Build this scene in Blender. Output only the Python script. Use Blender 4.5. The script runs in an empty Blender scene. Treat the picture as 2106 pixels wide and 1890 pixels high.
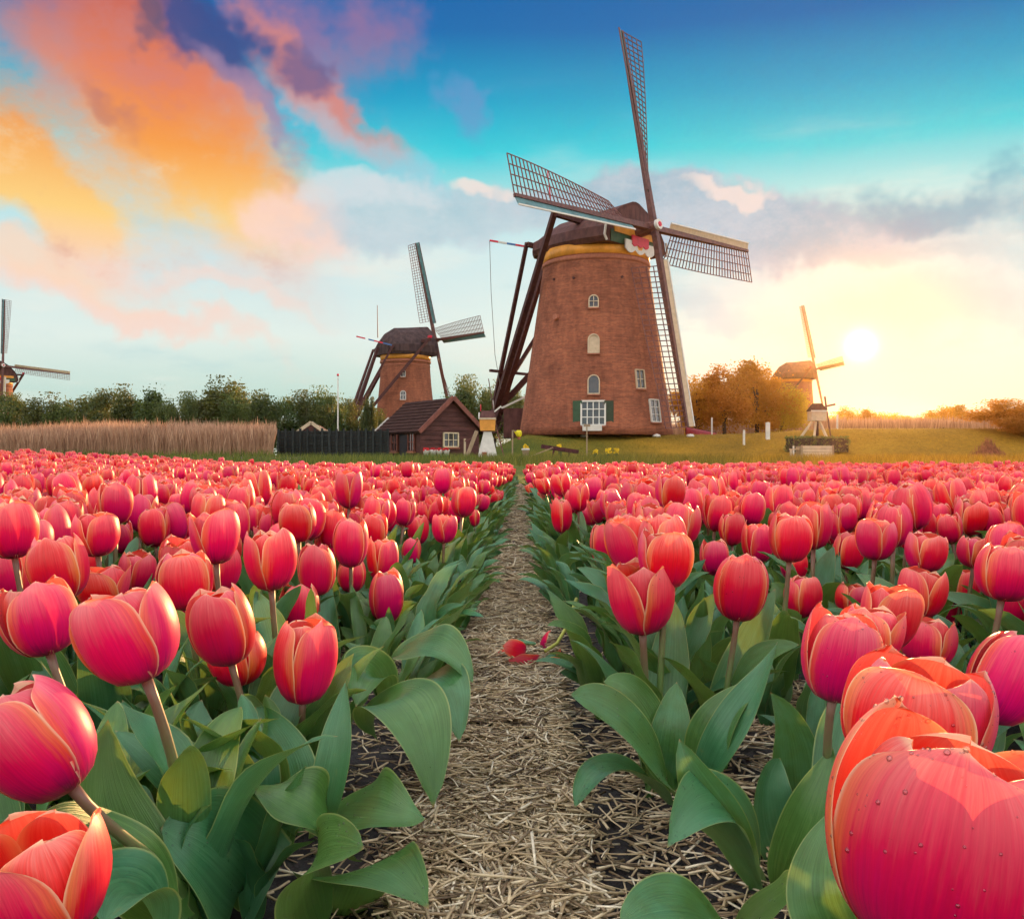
import bpy, math, random
import numpy as np
from mathutils import Vector, Matrix, Euler

# ------------------------------------------------------------------ camera, sky, sun, exposure
SC = bpy.context.scene
COL = SC.collection
FPX, EYE = 1900.0, 0.40          # focal length in photograph pixels (2106 wide), eye height in metres
R = math.radians
SUN_AZ, SUN_EL = math.atan(717 / FPX), R(6.6)
SUN = Vector((math.sin(SUN_AZ) * math.cos(SUN_EL), math.cos(SUN_AZ) * math.cos(SUN_EL), math.sin(SUN_EL)))

cam_d = bpy.data.cameras.new('camera')
cam = bpy.data.objects.new('camera', cam_d)
COL.objects.link(cam)
cam.location = (0, 0, EYE)
cam.rotation_euler = (R(90), 0, 0)
cam_d.sensor_fit = 'HORIZONTAL'
cam_d.sensor_width = 36.0
cam_d.lens = 36.0 * FPX / 2106.0
cam_d.clip_start, cam_d.clip_end = 0.02, 4000
SC.camera = cam

SC.view_settings.view_transform = 'Standard'
SC.view_settings.look = 'None'
SC.view_settings.exposure = 0.85
SC.view_settings.gamma = 1.0
SC.view_settings.use_curve_mapping = False
cy = SC.cycles
cy.use_denoising = True
cy.use_adaptive_sampling = True
cy.adaptive_threshold = 0.03
cy.max_bounces = 5
cy.diffuse_bounces = 2
cy.glossy_bounces = 2
cy.transmission_bounces = 4
cy.transparent_max_bounces = 6
cy.volume_bounces = 0
cy.sample_clamp_indirect = 4.0
cy.caustics_reflective = False
cy.caustics_refractive = False


def lin(r, g, b):
    f = lambda c: ((c / 255.0) / 12.92) if c / 255.0 <= 0.04045 else (((c / 255.0) + 0.055) / 1.055) ** 2.4
    return (f(r), f(g), f(b), 1.0)


class NT:
    """small helper round a node tree"""
    def __init__(self, tree):
        self.t = tree
        self.t.nodes.clear()

    def n(self, typ, **kw):
        nd = self.t.nodes.new(typ)
        for k, v in kw.items():
            setattr(nd, k, v)
        return nd

    def l(self, a, b):
        self.t.links.new(a, b)

    def put(self, sock, v):
        if isinstance(v, bpy.types.NodeSocket):
            self.l(v, sock)
        elif v is not None:
            sock.default_value = v

    def math(self, op, a, b=None, c=None, clamp=False):
        nd = self.n('ShaderNodeMath', operation=op, use_clamp=clamp)
        self.put(nd.inputs[0], a)
        self.put(nd.inputs[1], b)
        self.put(nd.inputs[2], c)
        return nd.outputs[0]

    def vmath(self, op, a, b=None):
        nd = self.n('ShaderNodeVectorMath', operation=op)
        self.put(nd.inputs[0], a)
        self.put(nd.inputs[1], b)
        return nd.outputs['Value'] if op in ('DOT_PRODUCT', 'LENGTH', 'DISTANCE') else nd.outputs[0]

    def mix(self, f, a, b, blend='MIX'):
        nd = self.n('ShaderNodeMix', data_type='RGBA', blend_type=blend)
        self.put(nd.inputs[0], f)
        self.put(nd.inputs[6], a)
        self.put(nd.inputs[7], b)
        return nd.outputs[2]

    def ramp(self, f, stops, interp='LINEAR'):
        nd = self.n('ShaderNodeValToRGB')
        nd.color_ramp.interpolation = interp
        el = nd.color_ramp.elements
        while len(el) < len(stops):
            el.new(0.5)
        for e, (p, c) in zip(el, stops):
            e.position = p
            e.color = c if len(c) == 4 else (*c, 1)
        self.put(nd.inputs[0], f)
        return nd.outputs[0]

    def mapr(self, v, a, b, c=0.0, d=1.0, smooth=True):
        nd = self.n('ShaderNodeMapRange', interpolation_type='SMOOTHSTEP' if smooth else 'LINEAR')
        self.put(nd.inputs[0], v)
        for i, x in enumerate((a, b, c, d)):
            self.put(nd.inputs[i + 1], x)
        return nd.outputs[0]

    def noise(self, vec, scale, detail=4, rough=0.55, dist=0.0):
        nd = self.n('ShaderNodeTexNoise')
        self.put(nd.inputs['Vector'], vec)
        nd.inputs['Scale'].default_value = scale
        nd.inputs['Detail'].default_value = detail
        nd.inputs['Roughness'].default_value = rough
        nd.inputs['Distortion'].default_value = dist
        return nd

    def comb(self, x, y, z=0.0):
        nd = self.n('ShaderNodeCombineXYZ')
        for i, v in enumerate((x, y, z)):
            self.put(nd.inputs[i], v)
        return nd.outputs[0]

    def sep(self, v):
        nd = self.n('ShaderNodeSeparateXYZ')
        self.put(nd.inputs[0], v)
        return nd.outputs


def build_world():
    w = bpy.data.worlds.new('World')
    SC.world = w
    w.use_nodes = True
    t = NT(w.node_tree)
    tc = t.n('ShaderNodeTexCoord')
    d = t.vmath('NORMALIZE', tc.outputs['Generated'])
    x, y, z = t.sep(d)
    az = t.math('ARCTAN2', x, y)
    el = t.math('ARCSINE', z)
    P0 = t.comb(az, el, 0.0)
    # clear air by elevation: pale near the ground, cyan, then deep blue
    D = lambda a: R(a) / R(60)
    el01 = t.math('DIVIDE', t.math('ABSOLUTE', el), R(60), clamp=True)
    wob = t.noise(d, 2.2, 2, 0.5)
    elw = t.math('ADD', el01, t.math('MULTIPLY', t.math('SUBTRACT', wob.outputs['Fac'], 0.5), 0.055))
    base = t.ramp(elw, [(0, lin(205, 224, 212)), (D(3), lin(188, 220, 212)), (D(7), lin(226, 240, 234)), (D(12.5), lin(205, 233, 236)),
                        (D(16.2), lin(150, 222, 226)), (D(18.2), lin(40, 208, 222)), (D(21.2), lin(0, 164, 204)), (D(24.8), lin(0, 108, 178)), (D(32), lin(0, 80, 160)),
                        (D(50), lin(20, 82, 160)), (1, lin(30, 84, 158))])
    sky = t.n('ShaderNodeTexSky', sky_type='NISHITA')
    sky.sun_disc = False
    sky.sun_elevation = SUN_EL
    sky.sun_rotation = SUN_AZ
    nish = t.vmath('SCALE', sky.outputs[0]); nish.node.inputs['Scale'].default_value = 0.10
    cur = t.mix(0.07, base, nish)
    # light of the low sun in the air round it
    cs = t.math('MAXIMUM', t.vmath('DOT_PRODUCT', d, tuple(SUN)), 0.0)
    low = t.mapr(el, R(19), R(2))
    g1 = t.math('MULTIPLY', t.math('POWER', cs, 42.0), low)
    cur = t.mix(t.math('MULTIPLY', g1, 0.22), cur, lin(234, 214, 178))
    # clouds: patches placed on the dome and broken up by noise
    wn = t.noise(d, 4.2, 5, 0.62)
    wv = t.vmath('SUBTRACT', wn.outputs['Color'], (0.5, 0.5, 0.5))
    wv2 = t.vmath('MULTIPLY', wv, (0.36, 0.24, 0.0))
    P = t.vmath('ADD', P0, wv2)
    fine = t.noise(t.vmath('MULTIPLY', d, (1, 1, 1.6)), 7.5, 7, 0.70).outputs['Fac']

    def px(px_, py_):
        a = math.atan((px_ - 1053) / FPX)
        return a, math.atan((945 - py_) / FPX * math.cos(a))

    def blob(cx, cy_, ax, by, deg, col, op, lo=0.10, hi=0.55, nk=0.75):
        nonlocal cur
        a, e = px(cx, cy_)
        q = t.vmath('SUBTRACT', P, (a, e, 0))
        rot = t.n('ShaderNodeVectorRotate', rotation_type='Z_AXIS')
        t.put(rot.inputs['Vector'], q)
        rot.inputs['Angle'].default_value = R(deg)
        s = t.vmath('MULTIPLY', rot.outputs[0], (FPX / ax, FPX / by, 0))
        ln = t.vmath('LENGTH', s)
        m = t.math('ADD', t.math('SUBTRACT', 1.0, ln), t.math('MULTIPLY', t.math('SUBTRACT', fine, 0.5), nk))
        m = t.mapr(m, lo, hi)
        cur = t.mix(t.math('MULTIPLY', m, op), cur, col)

    warm = t.ramp(elw, [(D(6), lin(246, 214, 200)), (D(11), lin(250, 208, 186)), (D(14), lin(254, 208, 122)), (D(18), lin(246, 158, 72)), (D(21.5), lin(232, 128, 84)),
                        (D(25.5), lin(202, 98, 78)), (D(40), lin(180, 120, 130))])
    warm = t.mix(t.math('MULTIPLY', t.mapr(fine, 0.50, 0.70), 0.4), warm, lin(196, 132, 136))
    warm = t.mix(t.math('MULTIPLY', t.mapr(fine, 0.44, 0.28), 0.45), warm, lin(255, 214, 160))
    peach = lin(248, 214, 200)
    grey = t.mix(t.mapr(fine, 0.35, 0.65), lin(150, 178, 196), lin(196, 202, 212))
    # thin high veil everywhere, drawn out sideways
    veil = t.noise(t.vmath('MULTIPLY', d, (1.0, 1.0, 4.5)), 3.0, 5, 0.6).outputs['Fac']
    vm = t.math('MULTIPLY', t.mapr(veil, 0.5, 0.72), t.mapr(el, R(24), R(9)))
    cur = t.mix(t.math('MULTIPLY', vm, 0.65), cur, lin(240, 238, 226))
    vm2 = t.math('MULTIPLY', t.mapr(veil, 0.46, 0.30), t.mapr(el, R(22), R(10)))
    cur = t.mix(t.math('MULTIPLY', vm2, 0.45), cur, lin(160, 204, 212))
    # lavender under-layer, then orange bands, upper left
    blob(400, 330, 560, 280, 28, lin(200, 208, 222), 0.45, 0.0, 0.8)
    blob(680, 70, 200, 100, 24, lin(176, 120, 150), 0.6, 0.0, 0.9)
    blob(240, 120, 470, 235, 36, warm, 0.92, -0.05, 0.80)
    blob(450, 335, 380, 200, 42, warm, 0.88, -0.1, 0.85)
    blob(60, 355, 410, 130, 42, warm, 0.95, -0.03, 0.62)
    blob(700, 175, 240, 72, 42, lin(222, 136, 120), 0.85, 0.0, 0.7)
    blob(640, 440, 230, 85, 20, lin(250, 214, 202), 0.8, -0.05, 0.7)
    blob(240, 635, 360, 40, 13, peach, 0.8, -0.1, 0.7)
    blob(60, 545, 280, 46, 16, lin(250, 214, 186), 0.75, -0.1, 0.7)
    blob(500, 600, 260, 30, 10, peach, 0.5, -0.1, 0.8)
    blob(490, 95, 185, 84, 14, lin(62, 80, 138), 0.92, 0.0, 0.65)
    blob(300, 42, 76, 52, 0, lin(96, 88, 118), 0.8, 0.0, 0.7)
    blob(690, 120, 70, 60, 30, lin(76, 90, 144), 0.7, 0.0, 0.7)
    blob(570, 215, 150, 46, 34, lin(160, 132, 166), 0.7, -0.05, 0.7)
    blob(200, 190, 120, 34, 30, lin(176, 116, 116), 0.5, -0.05, 0.7)
    blob(1000, 205, 110, 44, 25, lin(112, 150, 200), 0.6, 0.0, 0.7)
    blob(800, 300, 260, 50, 30, lin(160, 206, 226), 0.5, -0.05, 0.8)
    # grey cumulus bank, right of the tall sail and behind the mill
    blob(1480, 430, 560, 105, 3, grey, 0.9, 0.02, 0.40)
    blob(960, 430, 380, 95, -2, t.mix(0.4, grey, lin(206, 222, 226)), 0.75, 0.02, 0.5)
    blob(760, 380, 170, 50, 0, lin(214, 222, 226), 0.7, 0.0, 0.6)
    blob(1010, 358, 95, 30, 10, lin(246, 226, 216), 0.75, -0.05, 0.6)
    blob(1530, 366, 120, 24, -4, lin(244, 224, 214), 0.8, -0.05, 0.5)
    blob(2010, 385, 230, 60, 12, lin(36, 140, 176), 0.6, -0.1, 0.8)
    blob(1640, 520, 420, 44, -6, lin(222, 228, 226), 0.6, -0.1, 0.8)
    blob(1750, 470, 300, 30, 3, lin(168, 184, 196), 0.5, -0.1, 0.8)
    blob(1920, 600, 280, 110, 0, lin(206, 206, 208), 0.7, -0.1, 0.8)
    blob(1500, 610, 260, 50, 0, lin(204, 216, 220), 0.65, -0.1, 0.8)
    blob(1960, 480, 240, 40, 5, lin(176, 198, 206), 0.6, -0.1, 0.8)
    # the sun's own glare
    g2 = t.math('MULTIPLY', t.math('POWER', cs, 320.0), t.mapr(el, R(24), R(4)))
    cur = t.mix(t.math('MULTIPLY', g2, 0.5), cur, lin(248, 226, 160))
    g3 = t.math('POWER', cs, 1800.0)
    cur = t.mix(t.math('MULTIPLY', g3, 0.55), cur, lin(255, 250, 215))
    g4 = t.math('POWER', cs, 16000.0)
    add = t.vmath('SCALE', (1.0, 0.93, 0.72)); t.put(add.node.inputs['Scale'], t.math('MULTIPLY', g4, 2.0))
    cur = t.vmath('ADD', cur, add)
    # brighter cloud cover added out of view, overhead and behind, as fill light
    out_ = t.math('MAXIMUM', t.mapr(el, R(31), R(52)), t.mapr(y, 0.72, 0.30))
    cov = t.mapr(t.noise(t.vmath('MULTIPLY', d, (1, 1, 1.4)), 2.4, 4, 0.6).outputs['Fac'], 0.36, 0.56)
    cur = t.mix(t.math('MULTIPLY', t.math('MULTIPLY', out_, cov), 0.95), cur, (2.15, 2.08, 2.02, 1))
    bg = t.n('ShaderNodeBackground')
    t.put(bg.inputs['Color'], cur)
    bg.inputs['Strength'].default_value = 0.575
    out = t.n('ShaderNodeOutputWorld')
    t.l(bg.outputs[0], out.inputs[0])
    w.cycles.sampling_method = 'NONE'


build_world()
sun_d = bpy.data.lights.new('sun', 'SUN')
sun_d.energy = 5.0
sun_d.angle = R(0.6)
sun_d.color = (1.0, 0.55, 0.21)
sun = bpy.data.objects.new('sun', sun_d)
COL.objects.link(sun)
sun.rotation_euler = SUN.to_track_quat('Z', 'Y').to_euler()


# ------------------------------------------------------------------ helpers
def S2X(px, d):
    """photograph column at depth d -> x in metres"""
    return (px - 1053.0) / FPX * d


def S2Z(py, d):
    return EYE + (945.0 - py) / FPX * d


def W3(px, py, d):
    return Vector((S2X(px, d), d, S2Z(py, d)))


def tag(o, label=None, cat=None, group=None, kind=None):
    for k, v in (('label', label), ('category', cat), ('group', group), ('kind', kind)):
        if v:
            o[k] = v
    return o


def empty(name, loc=(0, 0, 0), rz=0.0):
    o = bpy.data.objects.new(name, None)
    COL.objects.link(o)
    o.empty_display_size = 0.05
    o.location = loc
    o.rotation_euler = (0, 0, rz)
    return o


def link(name, me, parent=None, mat=None):
    o = bpy.data.objects.new(name, me)
    COL.objects.link(o)
    o.parent = parent
    if mat is not None and len(me.materials) == 0:
        me.materials.append(mat)
    return o


class MB:
    """collects shapes, then becomes ONE mesh"""
    def __init__(self):
        self.v, self.f, self.uv, self.mi = [], [], [], []
        self.has_uv = False

    def add(self, vs, fs, uvs=None, mi=0):
        b = len(self.v)
        self.has_uv = self.has_uv or uvs is not None
        self.v += [tuple(p) for p in vs]
        for f in fs:
            self.f.append(tuple(i + b for i in f))
            self.mi.append(mi)
            for i in f:
                self.uv.append(tuple(uvs[i]) if uvs is not None else (0.0, 0.0))
        return self

    def box(self, c, s, rz=0.0, mi=0):
        m = Matrix.Translation(c) @ Matrix.Rotation(rz, 4, 'Z')
        h = [x / 2 for x in s]
        vs = [m @ Vector((sx * h[0], sy * h[1], sz * h[2])) for sx in (-1, 1) for sy in (-1, 1) for sz in (-1, 1)]
        return self.add(vs, BOXF, mi=mi)

    def beam(self, a, b, w, h=None, up=(0, 0, 1), w2=None, h2=None, mi=0):
        h = w if h is None else h
        w2 = w if w2 is None else w2
        h2 = h if h2 is None else h2
        a, b = Vector(a), Vector(b)
        t = (b - a).normalized()
        u = Vector(up)
        if abs(t.dot(u)) > 0.98:
            u = Vector((0, 1, 0))
        s = t.cross(u).normalized()
        u = s.cross(t)
        vs = []
        for (p, ww, hh) in ((a, w, h), (b, w2, h2)):
            for sx in (-1, 1):
                for sy in (-1, 1):
                    vs.append(p + s * (sx * ww / 2) + u * (sy * hh / 2))
        vs = [vs[0], vs[4], vs[1], vs[5], vs[2], vs[6], vs[3], vs[7]]
        return self.add(vs, BOXF, mi=mi)

    def tube(self, pts, rad, n=8, cap=True, mi=0):
        pts = [Vector(p) for p in pts]
        rs = rad if hasattr(rad, '__len__') else [rad] * len(pts)
        vs, uvs = [], []
        ref = None
        for i, p in enumerate(pts):
            t = (pts[min(i + 1, len(pts) - 1)] - pts[max(i - 1, 0)]).normalized()
            if ref is None:
                ref = Vector((1, 0, 0)) if abs(t.x) < 0.8 else Vector((0, 1, 0))
            s = t.cross(ref).normalized()
            ref = s.cross(t)
            for k in range(n):
                a = 2 * math.pi * k / n
                vs.append(p + (s * math.cos(a) + ref * math.sin(a)) * rs[i])
                uvs.append((k / n, i / (len(pts) - 1)))
        fs = []
        for i in range(len(pts) - 1):
            for k in range(n):
                fs.append((i * n + k, i * n + (k + 1) % n, (i + 1) * n + (k + 1) % n, (i + 1) * n + k))
        if cap:
            fs.append(tuple(range(n - 1, -1, -1)))
            fs.append(tuple((len(pts) - 1) * n + k for k in range(n)))
        return self.add(vs, fs, uvs, mi=mi)

    def lathe(self, prof, n=32, c=(0, 0, 0), mi=0, cap=True):
        vs, uvs = [], []
        for j, (r, z) in enumerate(prof):
            for k in range(n):
                a = 2 * math.pi * k / n
                vs.append((c[0] + r * math.cos(a), c[1] + r * math.sin(a), c[2] + z))
                uvs.append((k / n, j / max(1, len(prof) - 1)))
        fs = []
        for j in range(len(prof) - 1):
            for k in range(n):
                fs.append((j * n + k, j * n + (k + 1) % n, (j + 1) * n + (k + 1) % n, (j + 1) * n + k))
        if cap:
            fs.append(tuple(range(n - 1, -1, -1)))
            fs.append(tuple((len(prof) - 1) * n + k for k in range(n)))
        return self.add(vs, fs, uvs, mi=mi)

    def mesh(self, name, mats=(), smooth=False):
        me = bpy.data.meshes.new(name)
        me.from_pydata(self.v, [], self.f)
        if self.has_uv:
            ul = me.uv_layers.new(name='UVMap')
            ul.data.foreach_set('uv', np.array(self.uv, dtype=np.float32).ravel())
        for m in mats:
            me.materials.append(m)
        if len(mats) > 1:
            me.polygons.foreach_set('material_index', self.mi)
        if smooth:
            me.polygons.foreach_set('use_smooth', [True] * len(me.polygons))
        me.update()
        return me

    def build(self, name, mat, parent=None, smooth=False):
        return link(name, self.mesh(name, [mat] if not isinstance(mat, (list, tuple)) else mat, smooth), parent)


BOXF = [(0, 1, 3, 2), (4, 6, 7, 5), (0, 4, 5, 1), (2, 3, 7, 6), (0, 2, 6, 4), (1, 5, 7, 3)]


def soup(name, V, Fc, mat, parent=None, uv=None, smooth=False, size=4):
    """fast mesh from numpy arrays: V (n,3), Fc (m,size)"""
    me = bpy.data.meshes.new(name)
    V = np.ascontiguousarray(V, dtype=np.float32)
    Fc = np.ascontiguousarray(Fc, dtype=np.int32)
    me.vertices.add(len(V))
    me.vertices.foreach_set('co', V.ravel())
    me.loops.add(Fc.size)
    me.loops.foreach_set('vertex_index', Fc.ravel())
    me.polygons.add(len(Fc))
    me.polygons.foreach_set('loop_start', np.arange(0, Fc.size, size, dtype=np.int32))
    if uv is not None:
        ul = me.uv_layers.new(name='UVMap')
        ul.data.foreach_set('uv', np.ascontiguousarray(uv[Fc.ravel()], dtype=np.float32).ravel())
    me.update(calc_edges=True)
    me.validate()
    if smooth:
        me.polygons.foreach_set('use_smooth', [True] * len(me.polygons))
    me.materials.append(mat)
    return link(name, me, parent)


# ------------------------------------------------------------------ materials
MATS = {}


def mat(name, col, rough=0.7, var=0.12, scale=6.0, bump=0.0, bscale=30.0, spec=0.3, metal=0.0, coords='Object', stretch=(1, 1, 1), col2=None):
    """a plain surface with noise in its colour and relief"""
    if name in MATS:
        return MATS[name]
    m = bpy.data.materials.new(name)
    m.use_nodes = True
    t = NT(m.node_tree)
    tc = t.n('ShaderNodeTexCoord')
    v = t.vmath('MULTIPLY', tc.outputs[coords], stretch)
    nz = t.noise(v, scale, 6, 0.6)
    c = (*col[:3], 1)
    c2 = (*(col2 or [min(1, x * (1 + 2 * var)) for x in col[:3]])[:3], 1)
    c1 = tuple([x * (1 - 2 * var) for x in col[:3]]) + (1,)
    rc = t.ramp(nz.outputs['Fac'], [(0.3, c1), (0.5, c), (0.72, c2)])
    oi = t.n('ShaderNodeObjectInfo')
    rc = t.mix(1.0, rc, t.ramp(oi.outputs['Random'], [(0, (1 - var, 1 - var, 1 - var)), (1, (1, 1, 1))]), 'MULTIPLY')
    b = t.n('ShaderNodeBsdfPrincipled')
    t.put(b.inputs['Base Color'], rc)
    b.inputs['Roughness'].default_value = rough
    b.inputs['Specular IOR Level'].default_value = spec
    b.inputs['Metallic'].default_value = metal
    if bump:
        bn = t.noise(v, bscale, 5, 0.65)
        bp = t.n('ShaderNodeBump')
        bp.inputs['Strength'].default_value = bump
        bp.inputs['Distance'].default_value = 0.02
        t.put(bp.inputs['Height'], bn.outputs['Fac'])
        t.l(bp.outputs[0], b.inputs['Normal'])
    o = t.n('ShaderNodeOutputMaterial')
    t.l(b.outputs[0], o.inputs[0])
    MATS[name] = m
    return m


def petal_material():
    m = bpy.data.materials.new('petal')
    m.use_nodes = True
    t = NT(m.node_tree)
    uv = t.n('ShaderNodeUVMap')
    u, v, _ = t.sep(uv.outputs[0])
    oi = t.n('ShaderNodeObjectInfo')
    rnd = oi.outputs['Random']
    e = t.math('ABSOLUTE', t.math('SUBTRACT', t.math('MULTIPLY', u, 2.0), 1.0))
    # streaks fan from the base to the rim
    sv = t.comb(t.math('ADD', t.math('MULTIPLY', u, 34.0), t.math('MULTIPLY', rnd, 50.0)), t.math('MULTIPLY', v, 1.6), rnd)
    st = t.noise(sv, 1.0, 6, 0.7).outputs['Fac']
    big = t.noise(t.comb(t.math('MULTIPLY', u, 2.0), t.math('MULTIPLY', v, 2.5), t.math('MULTIPLY', rnd, 90.0)), 1.0, 3, 0.5).outputs['Fac']
    jit = t.math('ADD', t.math('MULTIPLY', t.math('SUBTRACT', st, 0.5), 0.55), t.math('MULTIPLY', t.math('SUBTRACT', big, 0.5), 0.38))
    vj = t.math('ADD', v, jit)
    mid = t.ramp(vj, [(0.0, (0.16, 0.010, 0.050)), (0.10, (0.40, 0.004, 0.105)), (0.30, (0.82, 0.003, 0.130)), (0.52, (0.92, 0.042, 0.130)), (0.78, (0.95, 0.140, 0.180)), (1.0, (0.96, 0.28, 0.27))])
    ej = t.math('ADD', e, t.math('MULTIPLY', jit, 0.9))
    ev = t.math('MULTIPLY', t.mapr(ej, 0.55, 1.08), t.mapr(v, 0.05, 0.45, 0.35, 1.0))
    rimc = t.ramp(v, [(0.0, (0.80, 0.12, 0.08)), (0.4, (0.95, 0.26, 0.06)), (0.75, (0.97, 0.36, 0.13)), (1.0, (0.98, 0.48, 0.26))])
    col = t.mix(t.math('MULTIPLY', ev, 0.72), mid, rimc)
    thin = t.math('MAXIMUM', t.mapr(e, 0.93, 1.0), t.mapr(v, 0.955, 1.0))
    col = t.mix(t.math('MULTIPLY', thin, 0.75), col, (1.0, 0.74, 0.48, 1))
    rib = t.math('MULTIPLY', t.mapr(e, 0.05, 0.0), 0.22)
    col = t.mix(rib, col, (0.62, 0.03, 0.09, 1))
    vein = t.noise(t.comb(t.math('ADD', t.math('MULTIPLY', u, 70.0), t.math('MULTIPLY', big, 6.0)), t.math('MULTIPLY', v, 2.2), t.math('MULTIPLY', rnd, 20.0)), 1.0, 2, 0.6).outputs['Fac']
    col = t.mix(1.0, col, t.ramp(vein, [(0.30, (0.90, 0.84, 0.87)), (0.65, (1.04, 1.05, 1.05))]), 'MULTIPLY')
    spk = t.noise(t.comb(t.math('MULTIPLY', u, 30.0), t.math('MULTIPLY', v, 40.0), t.math('MULTIPLY', rnd, 70.0)), 1.0, 3, 0.7).outputs['Fac']
    col = t.mix(t.math('MULTIPLY', t.mapr(spk, 0.70, 0.78), 0.35), col, (0.45, 0.02, 0.06, 1))
    hs = t.n('ShaderNodeHueSaturation')
    t.put(hs.inputs['Color'], col)
    t.put(hs.inputs['Hue'], t.math('ADD', 0.488, t.math('MULTIPLY', rnd, 0.026)))
    t.put(hs.inputs['Value'], t.math('ADD', 0.80, t.math('MULTIPLY', t.math('FRACT', t.math('MULTIPLY', rnd, 7.3)), 0.28)))
    hs.inputs['Saturation'].default_value = 1.06
    col = hs.outputs[0]
    inside = t.mix(t.mapr(e, 0.7, 1.0), t.ramp(vj, [(0, (0.85, 0.55, 0.06)), (0.12, (0.66, 0.02, 0.015)), (0.7, (0.80, 0.035, 0.025)), (1, (0.88, 0.10, 0.05))]), (0.95, 0.30, 0.10, 1))
    ge = t.n('ShaderNodeNewGeometry')
    both = t.mix(ge.outputs['Backfacing'], col, inside)
    b = t.n('ShaderNodeBsdfPrincipled')
    t.put(b.inputs['Base Color'], both)
    b.inputs['Roughness'].default_value = 0.42
    b.inputs['Specular IOR Level'].default_value = 0.32
    b.inputs['Sheen Weight'].default_value = 0.08
    b.inputs['Sheen Roughness'].default_value = 0.4
    b.inputs['Sheen Tint'].default_value = (1.0, 0.62, 0.55, 1)
    bp = t.n('ShaderNodeBump')
    bp.inputs['Strength'].default_value = 0.25
    bp.inputs['Distance'].default_value = 0.0006
    t.put(bp.inputs['Height'], t.math('ADD', st, t.math('MULTIPLY', t.mapr(e, 0.12, 0.0), 0.6)))
    t.l(bp.outputs[0], b.inputs['Normal'])
    tr = t.n('ShaderNodeBsdfTranslucent')
    t.put(tr.inputs['Color'], t.mix(0.3, col, (1.0, 0.22, 0.10, 1)))
    mx = t.n('ShaderNodeMixShader')
    mx.inputs[0].default_value = 0.30
    t.l(b.outputs[0], mx.inputs[1])
    t.l(tr.outputs[0], mx.inputs[2])
    o = t.n('ShaderNodeOutputMaterial')
    t.l(mx.outputs[0], o.inputs[0])
    return m


def leaf_material():
    m = bpy.data.materials.new('tulip_leaf')
    m.use_nodes = True
    t = NT(m.node_tree)
    uv = t.n('ShaderNodeUVMap')
    u, v, _ = t.sep(uv.outputs[0])
    oi = t.n('ShaderNodeObjectInfo')
    rnd = oi.outputs['Random']
    e = t.math('ABSOLUTE', t.math('SUBTRACT', t.math('MULTIPLY', u, 2.0), 1.0))
    lines = t.noise(t.comb(t.math('MULTIPLY', u, 55.0), t.math('MULTIPLY', v, 1.2), t.math('MULTIPLY', rnd, 30.0)), 1.0, 3, 0.6).outputs['Fac']
    blot = t.noise(t.comb(t.math('MULTIPLY', u, 3.0), t.math('MULTIPLY', v, 6.0), t.math('MULTIPLY', rnd, 30.0)), 1.0, 5, 0.6).outputs['Fac']
    f = t.math('ADD', t.math('MULTIPLY', lines, 0.62), t.math('MULTIPLY', blot, 0.38))
    a = t.ramp(f, [(0.30, (0.030, 0.098, 0.018)), (0.5, (0.062, 0.172, 0.034)), (0.70, (0.115, 0.250, 0.055))])
    gl = t.ramp(f, [(0.30, (0.022, 0.115, 0.045)), (0.5, (0.046, 0.190, 0.075)), (0.70, (0.088, 0.265, 0.115))])
    col = t.mix(t.mapr(t.math('ADD', rnd, t.math('MULTIPLY', t.math('SUBTRACT', blot, 0.5), 0.8)), 0.2, 0.8), a, gl)
    col = t.mix(t.math('MULTIPLY', t.mapr(e, 0.945, 0.985), 0.75), col, (0.30, 0.36, 0.11, 1))
    col = t.mix(t.math('MULTIPLY', t.mapr(v, 0.975, 1.0), 0.8), col, (0.34, 0.20, 0.07, 1))
    col = t.mix(t.math('MULTIPLY', t.mapr(blot, 0.66, 0.80), 0.45), col, (0.19, 0.20, 0.06, 1))
    spl = t.noise(t.comb(t.math('MULTIPLY', u, 26.0), t.math('MULTIPLY', v, 60.0), t.math('MULTIPLY', rnd, 50.0)), 1.0, 3, 0.7).outputs['Fac']
    col = t.mix(t.math('MULTIPLY', t.mapr(spl, 0.68, 0.76), 0.5), col, (0.075, 0.060, 0.035, 1))
    b = t.n('ShaderNodeBsdfPrincipled')
    t.put(b.inputs['Base Color'], col)
    t.put(b.inputs['Roughness'], t.math('ADD', 0.22, t.math('MULTIPLY', blot, 0.28)))
    b.inputs['Specular IOR Level'].default_value = 0.6
    bp = t.n('ShaderNodeBump')
    bp.inputs['Strength'].default_value = 0.4
    bp.inputs['Distance'].default_value = 0.0014
    t.put(bp.inputs['Height'], lines)
    t.l(bp.outputs[0], b.inputs['Normal'])
    tr = t.n('ShaderNodeBsdfTranslucent')
    t.put(tr.inputs['Color'], t.mix(0.65, col, (0.30, 0.42, 0.05, 1)))
    mx = t.n('ShaderNodeMixShader')
    mx.inputs[0].default_value = 0.22
    t.l(b.outputs[0], mx.inputs[1])
    t.l(tr.outputs[0], mx.inputs[2])
    o = t.n('ShaderNodeOutputMaterial')
    t.l(mx.outputs[0], o.inputs[0])
    return m


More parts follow.
